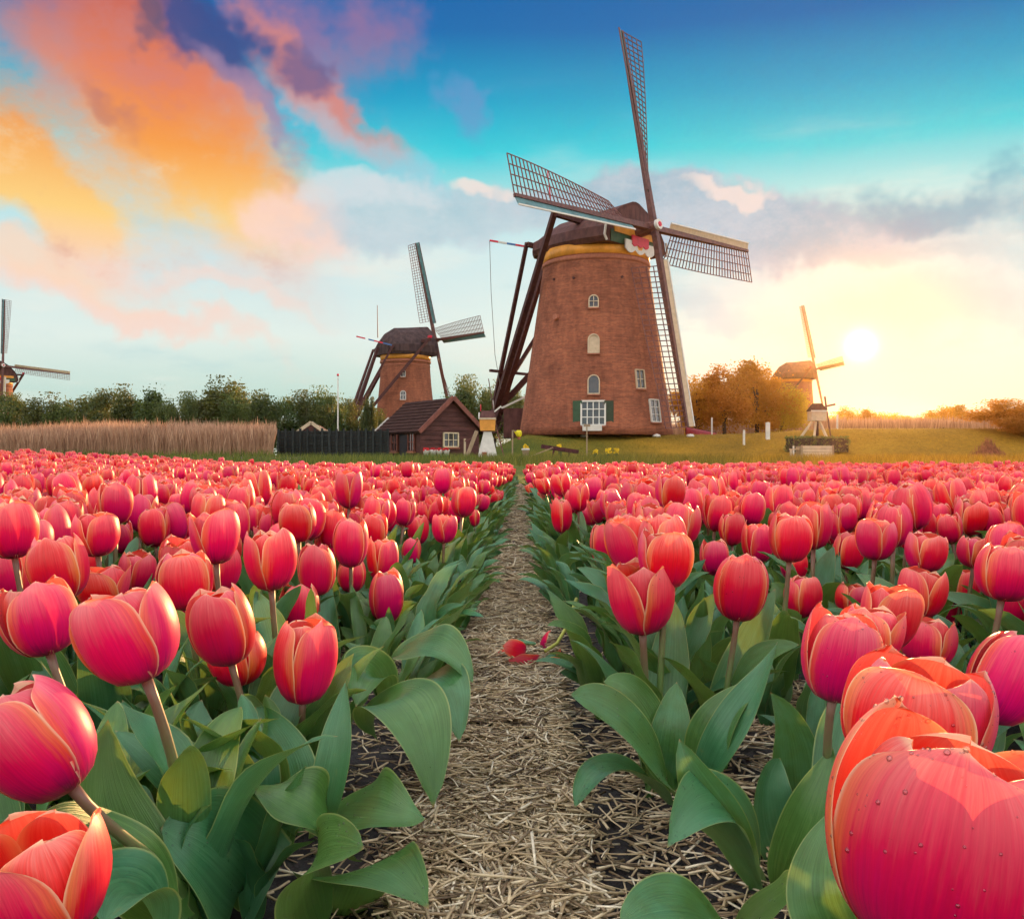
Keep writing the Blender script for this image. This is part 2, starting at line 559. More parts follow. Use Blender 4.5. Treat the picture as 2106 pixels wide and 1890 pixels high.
def stem_material():
    m = bpy.data.materials.new('tulip_stem')
    m.use_nodes = True
    t = NT(m.node_tree)
    uv = t.n('ShaderNodeUVMap')
    u, v, _ = t.sep(uv.outputs[0])
    nz = t.noise(t.comb(t.math('MULTIPLY', u, 12.0), t.math('MULTIPLY', v, 5.0), 0.0), 1.0, 4).outputs['Fac']
    col = t.ramp(t.math('ADD', v, t.math('MULTIPLY', t.math('SUBTRACT', nz, 0.5), 0.35)),
                 [(0.0, (0.10, 0.24, 0.06)), (0.55, (0.13, 0.22, 0.06)), (0.78, (0.16, 0.13, 0.06)), (1.0, (0.20, 0.085, 0.06))])
    b = t.n('ShaderNodeBsdfPrincipled')
    t.put(b.inputs['Base Color'], col)
    b.inputs['Roughness'].default_value = 0.45
    b.inputs['Subsurface Weight'].default_value = 0.0
    o = t.n('ShaderNodeOutputMaterial')
    t.l(b.outputs[0], o.inputs[0])
    return m


def drop_material():
    m = bpy.data.materials.new('water_drop')
    m.use_nodes = True
    t = NT(m.node_tree)
    tp = t.n('ShaderNodeBsdfTransparent')
    gl = t.n('ShaderNodeBsdfGlossy')
    gl.inputs['Roughness'].default_value = 0.06
    fr = t.n('ShaderNodeFresnel')
    fr.inputs['IOR'].default_value = 1.5
    mx = t.n('ShaderNodeMixShader')
    t.put(mx.inputs[0], t.math('MULTIPLY', fr.outputs[0], 1.6, clamp=True))
    df = t.n('ShaderNodeBsdfTranslucent')
    df.inputs['Color'].default_value = (0.95, 0.95, 0.95, 1)
    m0 = t.n('ShaderNodeMixShader')
    m0.inputs[0].default_value = 0.22
    t.l(tp.outputs[0], m0.inputs[1])
    t.l(df.outputs[0], m0.inputs[2])
    t.l(m0.outputs[0], mx.inputs[1])
    t.l(gl.outputs[0], mx.inputs[2])
    o = t.n('ShaderNodeOutputMaterial')
    t.l(mx.outputs[0], o.inputs[0])
    return m


def soil_material():
    m = bpy.data.materials.new('soil')
    m.use_nodes = True
    t = NT(m.node_tree)
    tc = t.n('ShaderNodeTexCoord')
    p = tc.outputs['Object']
    n1 = t.noise(p, 9.0, 10, 0.68).outputs['Fac']
    n2 = t.noise(p, 60.0, 8, 0.7).outputs['Fac']
    vo = t.n('ShaderNodeTexVoronoi', feature='F1')
    t.put(vo.inputs['Vector'], p)
    vo.inputs['Scale'].default_value = 55.0
    col = t.ramp(t.math('ADD', t.math('MULTIPLY', n1, 0.5), t.math('MULTIPLY', n2, 0.5)),
                 [(0.3, (0.010, 0.008, 0.008)), (0.5, (0.024, 0.020, 0.019)), (0.68, (0.055, 0.047, 0.042)), (0.8, (0.10, 0.085, 0.072))])
    b = t.n('ShaderNodeBsdfPrincipled')
    t.put(b.inputs['Base Color'], col)
    t.put(b.inputs['Roughness'], t.mapr(n1, 0.3, 0.6, 0.55, 0.9))
    bp = t.n('ShaderNodeBump')
    bp.inputs['Strength'].default_value = 0.9
    bp.inputs['Distance'].default_value = 0.008
    t.put(bp.inputs['Height'], t.math('SUBTRACT', t.math('ADD', n2, n1), t.math('MULTIPLY', vo.outputs['Distance'], 0.6)))
    t.l(bp.outputs[0], b.inputs['Normal'])
    o = t.n('ShaderNodeOutputMaterial')
    t.l(b.outputs[0], o.inputs[0])
    return m


def straw_material():
    m = bpy.data.materials.new('straw')
    m.use_nodes = True
    t = NT(m.node_tree)
    uv = t.n('ShaderNodeUVMap')
    u, v, _ = t.sep(uv.outputs[0])
    tc = t.n('ShaderNodeTexCoord')
    nz = t.noise(t.vmath('MULTIPLY', tc.outputs['Object'], (1, 1, 1)), 120.0, 4).outputs['Fac']
    # u holds one random tone for each stalk
    c = t.ramp(u, [(0.0, (0.085, 0.055, 0.030)), (0.22, (0.25, 0.175, 0.095)), (0.45, (0.54, 0.41, 0.235)), (0.7, (0.78, 0.64, 0.40)), (1.0, (0.92, 0.83, 0.62))])
    c = t.mix(1.0, c, t.ramp(nz, [(0.3, (0.62, 0.60, 0.58)), (0.7, (1.1, 1.1, 1.1))]), 'MULTIPLY')
    b = t.n('ShaderNodeBsdfPrincipled')
    t.put(b.inputs['Base Color'], c)
    b.inputs['Roughness'].default_value = 0.45
    b.inputs['Specular IOR Level'].default_value = 0.4
    o = t.n('ShaderNodeOutputMaterial')
    t.l(b.outputs[0], o.inputs[0])
    return m


M_PETAL, M_LEAF, M_STEM, M_DROP = petal_material(), leaf_material(), stem_material(), drop_material()
M_SOIL, M_STRAW = soil_material(), straw_material()

# ------------------------------------------------------------------ terrain
def sstep(a, b, x):
    t = np.clip((np.asarray(x, dtype=float) - a) / (b - a), 0, 1)
    return t * t * (3 - 2 * t)


def gz(x, y):
    x = np.asarray(x, dtype=float)
    y = np.asarray(y, dtype=float)
    z = 0.19 * np.clip((-x - 2.6) / 4.2, 0, 1) ** 1.3 * sstep(40, 15, y)
    z = z + 0.20 * sstep(14, 36, y) + 0.28 * sstep(34, 54, y)
    m = sstep(-3.2, 1.2, x - 0.02 * (y - 60))
    z = z + m * (1.62 * sstep(54.5, 63.5, y) + 0.42 * sstep(13, 24, x) * sstep(55, 63, y))
    return z


def gzf(x, y):
    return float(gz(x, y))


def sheet(name, xs, ys, zf, material, bumpf=None):
    X, Y = np.meshgrid(xs, ys)
    Z = zf(X, Y)
    V = np.stack([X.ravel(), Y.ravel(), Z.ravel()], 1)
    nx, ny = len(xs), len(ys)
    i = np.arange((nx - 1) * (ny - 1))
    a = (i // (nx - 1)) * nx + i % (nx - 1)
    Fc = np.stack([a, a + 1, a + nx + 1, a + nx], 1)
    return soup(name, V, Fc, material, smooth=True)


def grass_ground_material():
    m = bpy.data.materials.new('turf')
    m.use_nodes = True
    t = NT(m.node_tree)
    tc = t.n('ShaderNodeTexCoord')
    p = tc.outputs['Object']
    n1 = t.noise(p, 0.25, 6, 0.6).outputs['Fac']
    n2 = t.noise(t.vmath('MULTIPLY', p, (1, 1, 0.3)), 5.0, 8, 0.7).outputs['Fac']
    f = t.math('ADD', t.math('MULTIPLY', n1, 0.45), t.math('MULTIPLY', n2, 0.55))
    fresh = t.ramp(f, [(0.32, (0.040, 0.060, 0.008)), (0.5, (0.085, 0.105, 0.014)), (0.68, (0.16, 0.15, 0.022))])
    glow_gold = t.ramp(f, [(0.32, (0.14, 0.070, 0.006)), (0.5, (0.26, 0.135, 0.009)), (0.68, (0.40, 0.21, 0.018))])
    # low sun's golden glow painted into the grass rightwards, fresh green towards the barn
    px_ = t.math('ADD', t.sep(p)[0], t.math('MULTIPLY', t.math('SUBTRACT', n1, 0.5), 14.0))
    col = t.mix(t.mapr(px_, -3.0, 16.0), fresh, glow_gold)
    b = t.n('ShaderNodeBsdfPrincipled')
    t.put(b.inputs['Base Color'], col)
    b.inputs['Roughness'].default_value = 0.9
    b.inputs['Specular IOR Level'].default_value = 0.15
    bp = t.n('ShaderNodeBump')
    bp.inputs['Strength'].default_value = 0.8
    bp.inputs['Distance'].default_value = 0.08
    t.put(bp.inputs['Height'], n2)
    t.l(bp.outputs[0], b.inputs['Normal'])
    o = t.n('ShaderNodeOutputMaterial')
    t.l(b.outputs[0], o.inputs[0])
    return m


M_TURF = grass_ground_material()
xs = np.concatenate([-np.geomspace(650, 60, 9), np.linspace(-55, 55, 111), np.geomspace(60, 650, 9)])
ys = np.concatenate([[-40, -10], np.linspace(13.2, 80, 90), np.geomspace(86, 850, 12)])
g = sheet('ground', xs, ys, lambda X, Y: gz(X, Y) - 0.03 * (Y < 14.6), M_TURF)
tag(g, 'grassy ground rising to the dike behind the tulip field', kind='structure')

PATH_S = 25.0 / FPX          # the path runs very slightly to the right


def path_x(y):
    return -0.028 + PATH_S * y


rng = np.random.default_rng(11)


def vnoise(x, y, seed=0):
    """cheap value noise"""
    xi, yi = np.floor(x).astype(int), np.floor(y).astype(int)
    fx, fy = x - xi, y - yi
    fx, fy = fx * fx * (3 - 2 * fx), fy * fy * (3 - 2 * fy)

    def h(a, b):
        n = (a * 374761393 + b * 668265263 + seed * 1442695041) & 0x7fffffff
        n = ((n ^ (n >> 13)) * 1274126177) & 0x7fffffff
        return ((n ^ (n >> 16)) & 0xffff) / 65535.0
    return (h(xi, yi) * (1 - fx) + h(xi + 1, yi) * fx) * (1 - fy) + (h(xi, yi + 1) * (1 - fx) + h(xi + 1, yi + 1) * fx) * fy


def soil_z(X, Y):
    z = gz(X, Y)
    d = np.abs(X - path_x(Y))
    z = z + 0.018 * sstep(0.10, 0.26, d) - 0.008
    near = sstep(5, 2.5, Y)
    z = z + near * (0.012 * (vnoise(X * 22, Y * 22, 1) - .5) + 0.009 * (vnoise(X * 55, Y * 55, 2) - .5) + 0.006 * (vnoise(X * 130, Y * 130, 3) - .5))
    return z


xs = np.concatenate([np.linspace(-22, -1.2, 40), np.linspace(-1.15, 1.15, 260), np.linspace(1.2, 22, 40)])
ys = np.concatenate([[-4, -1.5, 0], np.linspace(0.3, 2.6, 250), np.linspace(2.7, 15.2, 60)])
o = sheet('field_soil', xs, ys, lambda X, Y: soil_z(X, Y) + 0.012, M_SOIL)
tag(o, 'dark damp bare soil of the tulip beds and the furrow', kind='structure')


def straw(name, n, xf, yf, lmin, lmax, r0, r1, lift, label, seed, zfun=None):
    rg = np.random.default_rng(seed)
    y = yf(rg, n)
    x = xf(rg, n, y)
    L = rg.uniform(lmin, lmax, n) * (0.6 + 0.8 * rg.random(n) ** 2)
    r = rg.uniform(r0, r1, n)
    a = rg.uniform(0, math.pi, n)
    tl = rg.normal(0, 0.10, n)
    z = soil_z(x, y) + 0.012 + lift * rg.random(n) + np.abs(np.sin(tl)) * L * 0.4 + r * 0.4
    T = np.stack([np.cos(a) * np.cos(tl), np.sin(a) * np.cos(tl), np.sin(tl)], 1)
    S = np.stack([-np.sin(a), np.cos(a), np.zeros(n)], 1)
    U = np.cross(T, S)
    C = np.stack([x, y, z], 1)
    bend = rg.normal(0, 0.05, n)[:, None] * S * L[:, None]
    vs = []
    for k in (-1, 0, 1):
        for (sx, sy) in ((-1, -0.6), (1, -0.6), (1, 0.6), (-1, 0.6)):
            vs.append(C + T * (L / 2 * k)[:, None] + (bend if k == 0 else 0) + S * (r * sx)[:, None] + U * (r * sy)[:, None])
    V = np.stack(vs, 1).reshape(-1, 3)
    q = []
    for k in (0, 4):
        for j in range(4):
            q.append((k + j, k + (j + 1) % 4, k + 4 + (j + 1) % 4, k + 4 + j))
    q += [(3, 2, 1, 0), (8, 9, 10, 11)]
    Fc = (np.arange(n)[:, None, None] * 12 + np.array(q)[None]).reshape(-1, 4)
    tone = np.clip(rg.beta(1.6, 1.5, n) * (0.75 + 0.5 * rg.random(n)), 0, 1)
    uv = np.stack([np.repeat(tone, 12), np.tile(np.arange(12) / 12, n)], 1)
    ob = soup(name, V, Fc, M_STRAW, uv=uv)
    tag(ob, label, 'straw', kind='stuff')
    return ob


straw('straw_litter', 26000, lambda g_, n, y: path_x(y) + np.where(g_.random(n) < 0.75, g_.uniform(-0.092, 0.088, n), g_.normal(0, 0.075, n)), lambda g_, n: 0.64 + 2.4 * g_.random(n) ** 1.35,
      0.015, 0.060, 0.0005, 0.0014, 0.014, 'loose pale straw strewn along the furrow between the tulip beds', 3)
straw('straw_litter', 14000, lambda g_, n, y: path_x(y) + np.where(g_.random(n) < 0.8, g_.uniform(-0.095, 0.09, n), g_.normal(0, 0.07, n)), lambda g_, n: 2.9 + 10 * g_.random(n) ** 1.5,
      0.03, 0.10, 0.0014, 0.003, 0.016, 'matted straw further up the furrow towards the mills', 4)
straw('straw_litter', 3200, lambda g_, n, y: 0.12 + 0.42 * g_.random(n), lambda g_, n: 0.70 + 0.85 * g_.random(n),
      0.012, 0.07, 0.0005, 0.0013, 0.008, 'thin scattered straw on the dark soil right of the furrow', 5)
straw('straw_litter', 1300, lambda g_, n, y: -0.12 - 0.40 * g_.random(n), lambda g_, n: 0.70 + 1.2 * g_.random(n),
      0.012, 0.06, 0.0005, 0.0013, 0.008, 'thin scattered straw under the tulips left of the furrow', 6)


# ------------------------------------------------------------------ tulips
def petal_grid(Rb, Hb, o, theta, inner, sd, ns=14, nt=9, wk=1.0):
    rg = np.random.default_rng(sd)
    s = (1 - (1 - np.linspace(0, 1, ns)) ** 1.7)[:, None]
    tt = np.linspace(-1, 1, nt)[None, :]
    oo = o + (rg.uniform(-0.06, -0.03) if inner else rg.uniform(0.0, 0.05))
    phi0, phi1 = R(-82), R(76 - 80 * oo)
    ph = phi0 + (phi1 - phi0) * s ** 0.92
    k = 0.86 if inner else 1.0
    r = Rb * k * np.cos(ph) ** 0.78
    sp = np.sin(ph)
    z = Hb * (0.97 if inner else 1.0) * (sp - np.sin(phi0)) / (np.sin(phi1) - np.sin(phi0)) * (1 + rg.normal(0, 0.025))
    flare = max(0.0, oo - 0.55)
    r = r + Rb * flare * 0.5 * s ** 3
    out = np.where(s < 0.5, 0.20 + 0.80 * np.sin(np.pi / 2 * np.clip(s / 0.5, 0, 1)) ** 0.85, np.clip(1 - (np.clip(s - 0.5, 0, 1) / 0.5) ** rg.uniform(2.3, 2.9), 0, 1) ** 0.5) + 0.004
    w = Rb * (0.96 if inner else 1.06) * wk * out
    rc = np.maximum(r, Rb * 0.62)
    al = tt * w / rc
    skew = rg.normal(0, 0.05)
    ed = 0.03 * Rb * np.sin(2 * np.pi * (s * rg.uniform(1.2, 2.2) + rg.random()) + tt * 1.5) * np.abs(tt) ** 2 * s
    curl = (0.10 + 0.10 * rg.random()) * Rb * np.abs(tt) ** 3 * s * (1 if not inner else 0.6)
    ridge = -0.02 * Rb * np.exp(-(tt / 0.10) ** 2) * np.sin(np.pi * s)
    rad = r - rc * (1 - np.cos(al)) + ed * (0.5 if inner else 1.0) + ridge + curl * (-0.2 if inner else rg.uniform(0.0, 0.7))
    tan = rc * np.sin(al) + skew * Rb * s * s
    tipin = -0.012 * Rb * np.clip((s - 0.9) / 0.1, 0, 1) * (1 - np.abs(tt))
    rad = rad + tipin + 0.045 * Rb * tt * np.sin(np.pi * np.clip(s, 0, 1) * 0.85)
    zz = z - 0.05 * Hb * tt ** 2 * s ** 2 + np.zeros_like(tt)
    zz = zz + 0.02 * Hb * np.sin(3 * tt + 6 * rg.random()) * s
    ca, sa = math.cos(theta), math.sin(theta)
    X = rad * ca - tan * sa
    Y = rad * sa + tan * ca
    V = np.stack([X, Y, zz], -1).reshape(-1, 3)
    UV = np.stack([np.broadcast_to((tt + 1) / 2, (ns, nt)), np.broadcast_to(s, (ns, nt))], -1).reshape(-1, 2)
    Fs = []
    for i in range(ns - 1):
        for j in range(nt - 1):
            a = i * nt + j
            Fs.append((a, a + 1, a + nt + 1, a + nt))
    return V, Fs, UV


def bloom_petals(W, Hb, o, sd, ns=14, nt=9, yaw=0.0):
    """six petals round the axis: three inner, three outer; base at the origin"""
    rg = np.random.default_rng(sd * 7 + 1)
    out = []
    for k in range(6):
        inner = k < 3
        th = yaw + (k % 3) * 2 * math.pi / 3 + (math.pi / 3 if inner else 0) + rg.normal(0, 0.07)
        out.append(petal_grid(W / 2, Hb, o + (0.0 if inner else (rg.random() < 0.2) * 0.15), th, inner, sd * 31 + k, ns, nt))
    return out


def leaf_grid(P, N, w, fold, wave, waves, ph, ns, nt, taper=0.72, base=0.45, twist=0.0):
    """leaf blade along the points P (ns,3) with upper-side normals N (ns,3)"""
    s = np.linspace(0, 1, ns)
    T = np.gradient(P, axis=0)
    T /= np.linalg.norm(T, axis=1)[:, None]
    N = N - (N * T).sum(1)[:, None] * T
    N /= np.linalg.norm(N, axis=1)[:, None]
    S = np.cross(T, N)
    tw = twist * s ** 1.3
    N2 = N * np.cos(tw)[:, None] + S * np.sin(tw)[:, None]
    S = np.cross(T, N2)
    N = N2
    tt = np.linspace(-1, 1, nt)
    prof = np.sin(np.pi * (s ** taper)) ** 0.75
    prof = np.maximum(prof, base * (1 - s / 0.45) * (s < 0.45)) * np.clip((1 - s) / 0.06, 0, 1) ** 0.5 + 0.012 * (1 - s)
    f = fold * (1 - 0.62 * s) + 1e-3
    a = tt[None, :] * f[:, None]
    off = np.sin(a) / f[:, None]
    up = (1 - np.cos(a)) / f[:, None]
    wv = wave * np.sin(2 * np.pi * waves * s[:, None] + ph + np.where(tt > 0, 0.0, 1.7)[None, :]) * np.abs(tt[None, :]) ** 2.2 * np.sin(np.pi * s)[:, None] ** 0.5
    V = P[:, None, :] + S[:, None, :] * (off * prof[:, None] * w)[..., None] + N[:, None, :] * ((up * prof[:, None] + wv) * w)[..., None]
    UV = np.stack([np.broadcast_to((tt[None, :] + 1) / 2, (ns, nt)), np.broadcast_to(s[:, None], (ns, nt))], -1).reshape(-1, 2)
    Fs = []
    for i in range(ns - 1):
        for j in range(nt - 1):
            b = i * nt + j
            Fs.append((b, b + 1, b + nt + 1, b + nt))
    return V.reshape(-1, 3), Fs, UV


def random_leaf(rg, L, w, az, i0, i1, ns, nt, z0=0.0, origin=(0, 0)):
    s = np.linspace(0, 1, ns)
    inc = i0 + (i1 - i0) * s ** rg.uniform(1.3, 2.4)
    ds = L / (ns - 1)
    rr = np.concatenate([[0], np.cumsum(np.sin(inc[:-1]) * ds)]) + 0.004
    zz = np.concatenate([[0], np.cumsum(np.cos(inc[:-1]) * ds)]) + z0
    side = rg.normal(0, 0.10) * L * s ** 2
    ca, sa = math.cos(az), math.sin(az)
    P = np.stack([origin[0] + rr * ca - side * sa, origin[1] + rr * sa + side * ca, np.maximum(zz, 0.012)], 1)
    N = np.stack([-np.cos(inc) * ca, -np.cos(inc) * sa, np.sin(inc)], 1)
    return leaf_grid(P, N, w, rg.uniform(0.75, 1.35), rg.uniform(0.10, 0.30), rg.uniform(1.2, 2.6), rg.uniform(0, 6.28), ns, nt,
                     taper=rg.uniform(0.62, 0.85), twist=rg.normal(0, 0.55))


def grid_mesh(name, g3, material, smooth=True):
    V, Fs, UV = g3
    me = bpy.data.meshes.new(name)
    me.from_pydata([tuple(p) for p in V], [], Fs)
    ul = me.uv_layers.new(name='UVMap')
    idx = np.array(Fs).ravel()
    ul.data.foreach_set('uv', np.ascontiguousarray(UV[idx], dtype=np.float32).ravel())
    me.polygons.foreach_set('use_smooth', [True] * len(me.polygons))
    me.materials.append(material)
    me.update()
    return me


def bez(p0, p1, p2, p3, n):
    t = np.linspace(0, 1, n)[:, None]
    p0, p1, p2, p3 = (np.array(p, dtype=float)[None] for p in (p0, p1, p2, p3))
    return (1 - t) ** 3 * p0 + 3 * (1 - t) ** 2 * t * p1 + 3 * (1 - t) * t * t * p2 + t ** 3 * p3


def frame_from_axis(ax, yaw=0.0):
    ax = Vector(ax).normalized()
    q = Vector((0, 0, 1)).rotation_difference(ax)
    return q.to_matrix().to_4x4() @ Matrix.Rotation(yaw, 4, 'Z')


def drops_on(grids, n, rg, rmin, rmax, outward=1.0):
    """tiny water drops sitting on given grids (each (V,F,UV) in local space)"""
    mb = MB()
    ring = [(1.0, 0.0), (0.92, 0.38), (0.7, 0.66), (0.38, 0.86)]
    for _ in range(n):
        V, Fs, UV = grids[rg.integers(len(grids))]
        f = Fs[rg.integers(len(Fs))]
        q = [Vector(V[i]) for i in f]
        a, b = rg.random(2)
        p = q[0] * (1 - a) * (1 - b) + q[1] * a * (1 - b) + q[2] * a * b + q[3] * (1 - a) * b
        nn = (q[1] - q[0]).cross(q[3] - q[0])
        if nn.length < 1e-12:
            continue
        nn = nn.normalized() * outward
        r = rmin + (rmax - rmin) * rg.random() ** 2.5
        sx = nn.orthogonal().normalized()
        sy = nn.cross(sx)
        vs, fs = [], []
        m = 7
        for (rr, hh) in ring:
            for k in range(m):
                an = 2 * math.pi * k / m
                vs.append(p + (sx * math.cos(an) + sy * math.sin(an)) * rr * r + nn * (hh * r * 0.75 - 0.0001))
        vs.append(p + nn * r * 0.75)
        for j in range(3):
            for k in range(m):
                fs.append((j * m + k, j * m + (k + 1) % m, (j + 1) * m + (k + 1) % m, (j + 1) * m + k))
        for k in range(m):
            fs.append((3 * m + k, 3 * m + (k + 1) % m, 4 * m))
        mb.add(vs, fs)
    return mb


K = 2106.0 / 2028.0
PENDING = []
HERO = []      # (px, py, depth, half width px) of the blooms placed by eye, used to keep the others clear


def hero(cx, cy_, w, h, tilt, o, label, W=0.065, back=0.0, yaw=0.0, foot=None, leaves=3, sd=None, ns=16, nt=11, drops=0, depth=None, leafL=(0.17, 0.25), llow=0.55, bed=None):
    """one tulip; cx, cy, w, h: its bloom in the photograph (on a 2028 px wide copy)"""
    sd = sd if sd is not None else len(HERO) + 101
    rg = np.random.default_rng(sd)
    px, py, wp, hp = cx * K, cy_ * K, w * K, h * K
    d = depth or FPX * W / wp
    W = d * wp / FPX
    C = W3(px, py, d)
    HERO.append((px, py, d, wp / 2, hp / 2, label))
    # apparent height holds the bloom's own height and a share of its width seen from above
    dep = math.atan((py - 945) / FPX)
    Hb = max(0.85 * W, (d * hp / FPX - W * math.sin(dep) * 0.55 * (0.6 + o)) / math.cos(dep) * 1.06)
    ti = R(tilt)
    ax = Vector((math.sin(ti), -math.sin(R(back)), math.cos(ti) * math.cos(R(back)))).normalized()
    B = C - ax * Hb * 0.48
    if foot is None:
        G = Vector((B.x - ax.x / max(ax.z, .4) * B.z * 0.8, B.y + 0.01 + rg.normal(0, 0.008), 0))
    else:
        G = Vector((foot[0], foot[1], 0))
    G.z = float(soil_z(np.array(G.x), np.array(G.y))) + 0.012
    root = empty('tulip', G)
    tag(root, label, 'tulip', 'tulips standing in the beds beside the furrow')
    m = Matrix.Translation(B - G) @ frame_from_axis(ax)
    grids = bloom_petals(W * 0.97, Hb, o, sd, ns, nt, yaw)
    gl = []
    for gdat in grids:
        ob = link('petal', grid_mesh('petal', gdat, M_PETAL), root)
        ob.matrix_basis = m
        gl.append((np.array([tuple(m @ Vector(p)) for p in gdat[0]]), gdat[1], gdat[2]))
    b = B - G
    pts = bez((0, 0, -0.01), (0, 0, b.z * 0.4), b - ax * b.z * 0.35, b + ax * 0.004, 12)
    sr = np.linspace(0.0044, 0.0033, 12) * (W / 0.065)
    sr[-1] *= 1.25
    MB().tube(pts, list(sr), 10).build('stem', M_STEM, root, True)
    PENDING.append((root, rg, leaves, leafL, d))
    if drops:
        mb = drops_on(gl[3:], int(drops * 1.5), rg, 0.0003, 0.0010)
        ob = mb.build('dew_drops', M_DROP, root, True)
        ob['kind'] = 'stuff'
    return root


def grow_leaves():
    """leaves of the front plants, turned so that they do not cover a bloom in front"""
    for (root, rg, leaves, leafL, d) in PENDING:
        a0 = rg.uniform(0, 6.28)
        for k in range(leaves):
            best = None
            for trial in range(10):
                L = rg.uniform(*leafL) * (1 - 0.13 * k) * (1 - 0.05 * trial)
                az = a0 + k * 2.4 + rg.normal(0, 0.3 + 0.25 * trial)
                gd = random_leaf(rg, L, rg.uniform(0.020, 0.033), az, R(rg.uniform(6, 18)), R(rg.uniform(28, 95)), 20, 9, z0=0.008 + 0.03 * k)
                Q = gd[0] + np.array(root.location)
                yq = np.maximum(Q[:, 1], 0.02)
                px, py = 1053 + FPX * Q[:, 0] / yq, 945 + FPX * (EYE - Q[:, 2]) / yq
                hit = 0
                for (hx, hy, hd, hw, hh, _) in HERO:
                    hit += int((((px - hx) / hw) ** 2 + ((py - hy) / hh) ** 2 < 0.9)[Q[:, 1] < hd].sum())
                if best is None or hit < best[0]:
                    best = (hit, gd)
                if hit < 3:
                    break
            if best[0] < 25:
                link('leaf', grid_mesh('leaf', best[1], M_LEAF), root)


def blade(root, base, c1, c2, tip, w, face, fold=0.9, wave=0.16, waves=1.6, ph=0.0, twist=0.0, ns=30, nt=13, taper=0.72, drops=0, basew=0.45):
    """a leaf drawn by four points, each (px, py, depth) in the photograph; belongs to the tulip `root`"""
    pts = [W3(a * K, b * K, c) for (a, b, c) in (base, c1, c2, tip)]
    G = root.location
    P = bez(*[tuple(p - G) for p in pts], ns)
    N = np.tile(np.array(face, dtype=float), (ns, 1))
    gd = leaf_grid(P, N, w, fold, wave, waves, ph, ns, nt, taper=taper, twist=twist, base=basew)
    link('leaf', grid_mesh('leaf', gd, M_LEAF), root)
    if drops:
        rg = np.random.default_rng(int(base[0] + base[1]))
        ob = drops_on([gd], drops, rg, 0.0003, 0.0011, 1.0).build('dew_drops', M_DROP, root, True)
        ob['kind'] = 'stuff'

# left of the furrow ------------------------------------------------------------------
t_edge = hero(75, 1472, 215, 240, -34, 0.22, 'large coral tulip leaning left, cut by the left picture edge above the open one', yaw=0.5, foot=(-0.235, 0.70), leaves=2, back=6)
t_open = hero(85, 1752, 272, 240, -12, 0.42, 'wide open coral tulip in the lower left corner, its red inside showing', yaw=0.35, back=6, leaves=1)
t3 = hero(80, 1229, 150, 146, -16, 0.30, 'coral tulip with two crossing front petals, left of the broad half-open one', yaw=-0.95, leaves=3)
t4 = hero(257, 1262, 198, 196, -20, 0.45, 'broad half-open coral tulip, the largest whole bloom left of the furrow', W=0.070, yaw=-1.9, foot=(-0.245, 0.70), leaves=2, back=4)
t5 = hero(442, 1244, 130, 152, -12, 0.18, 'plump closed coral tulip hiding part of a lower bloom, right of the broad one', yaw=-1.65, leaves=3, back=4)
hero(470, 1308, 118, 98, -4, 0.25, 'low coral tulip half hidden beneath the plump closed bloom', depth=1.02, yaw=0.2, leaves=2)
t7 = hero(603, 1313, 127, 164, 3, 0.20, 'upright coral tulip whose petals part in a V, nearest the furrow at left front', yaw=-0.55, leaves=2, back=2)
hero(593, 1203, 80, 88, 2, 0.15, 'small round coral tulip directly behind the upright V-shaped one', yaw=-1.57, leaves=3)
t9 = hero(766, 1183, 72, 100, 2, 0.10, 'slim closed coral tulip at the left edge of the furrow', yaw=-1.2, leaves=3)
hero(117, 1127, 118, 128, -12, 0.28, 'big smooth coral tulip above the one with crossing petals', yaw=-1.5, leaves=3)
hero(205, 1168, 104, 70, -5, 0.55, 'red tulip with ragged top behind the broad half-open bloom', yaw=0.4, depth=1.18, leaves=2)
hero(270, 1132, 74, 78, 8, 0.35, 'small reddish tulip leaning right behind the ragged one', yaw=-0.4, leaves=3)
hero(367, 1150, 112, 118, -6, 0.28, 'pale coral tulip directly above the plump closed bloom', yaw=-1.35, leaves=3)
hero(425, 1066, 98, 104, -4, 0.52, 'open flaring coral tulip standing tall in the middle of the left bed', yaw=-0.7, leaves=3)
hero(535, 1112, 106, 116, -3, 0.30, 'coral tulip showing a dark gap between two petals, left bed', yaw=-0.5, leaves=3)
hero(628, 1130, 78, 98, -2, 0.12, 'egg-shaped coral tulip behind the small round one', yaw=-1.5, leaves=3)
hero(695, 1076, 72, 94, 0, 0.12, 'tall egg-shaped coral tulip near the furrow, left bed', yaw=-1.6, leaves=3)
hero(757, 1110, 64, 84, 2, 0.2, 'pale coral tulip just behind the slim closed one', yaw=-0.6, leaves=3)
hero(697, 1142, 58, 62, 0, 0.2, 'coral tulip low behind the tall egg-shaped one', yaw=0.5, leaves=2, depth=1.75)
hero(815, 1091, 40, 50, 2, 0.05, 'little tight coral bud beside the furrow, left bed', W=0.05, yaw=-1.6, leaves=3)
hero(880, 1048, 52, 56, 2, 0.3, 'coral tulip at the left rim of the furrow beyond the little bud', yaw=-0.6, leaves=3)
hero(306, 1046, 62, 74, -4, 0.2, 'coral tulip with a darker petal patch, left bed behind the small reddish one', yaw=-1.57, leaves=3)
hero(190, 1060, 92, 86, -6, 0.3, 'coral tulip with upright split petals, upper left bed', yaw=-0.4, leaves=3)
hero(22, 1052, 104, 110, -8, 0.3, 'tall coral tulip at the left picture edge', yaw=-0.9, leaves=3)
hero(22, 1140, 84, 108, -10, 0.35, 'coral tulip at the left picture edge under the tall one', yaw=0.5, leaves=2, depth=1.25)
hero(740, 1052, 58, 66, 2, 0.25, 'coral tulip right behind the tall egg-shaped one by the furrow', yaw=0.6, leaves=3)
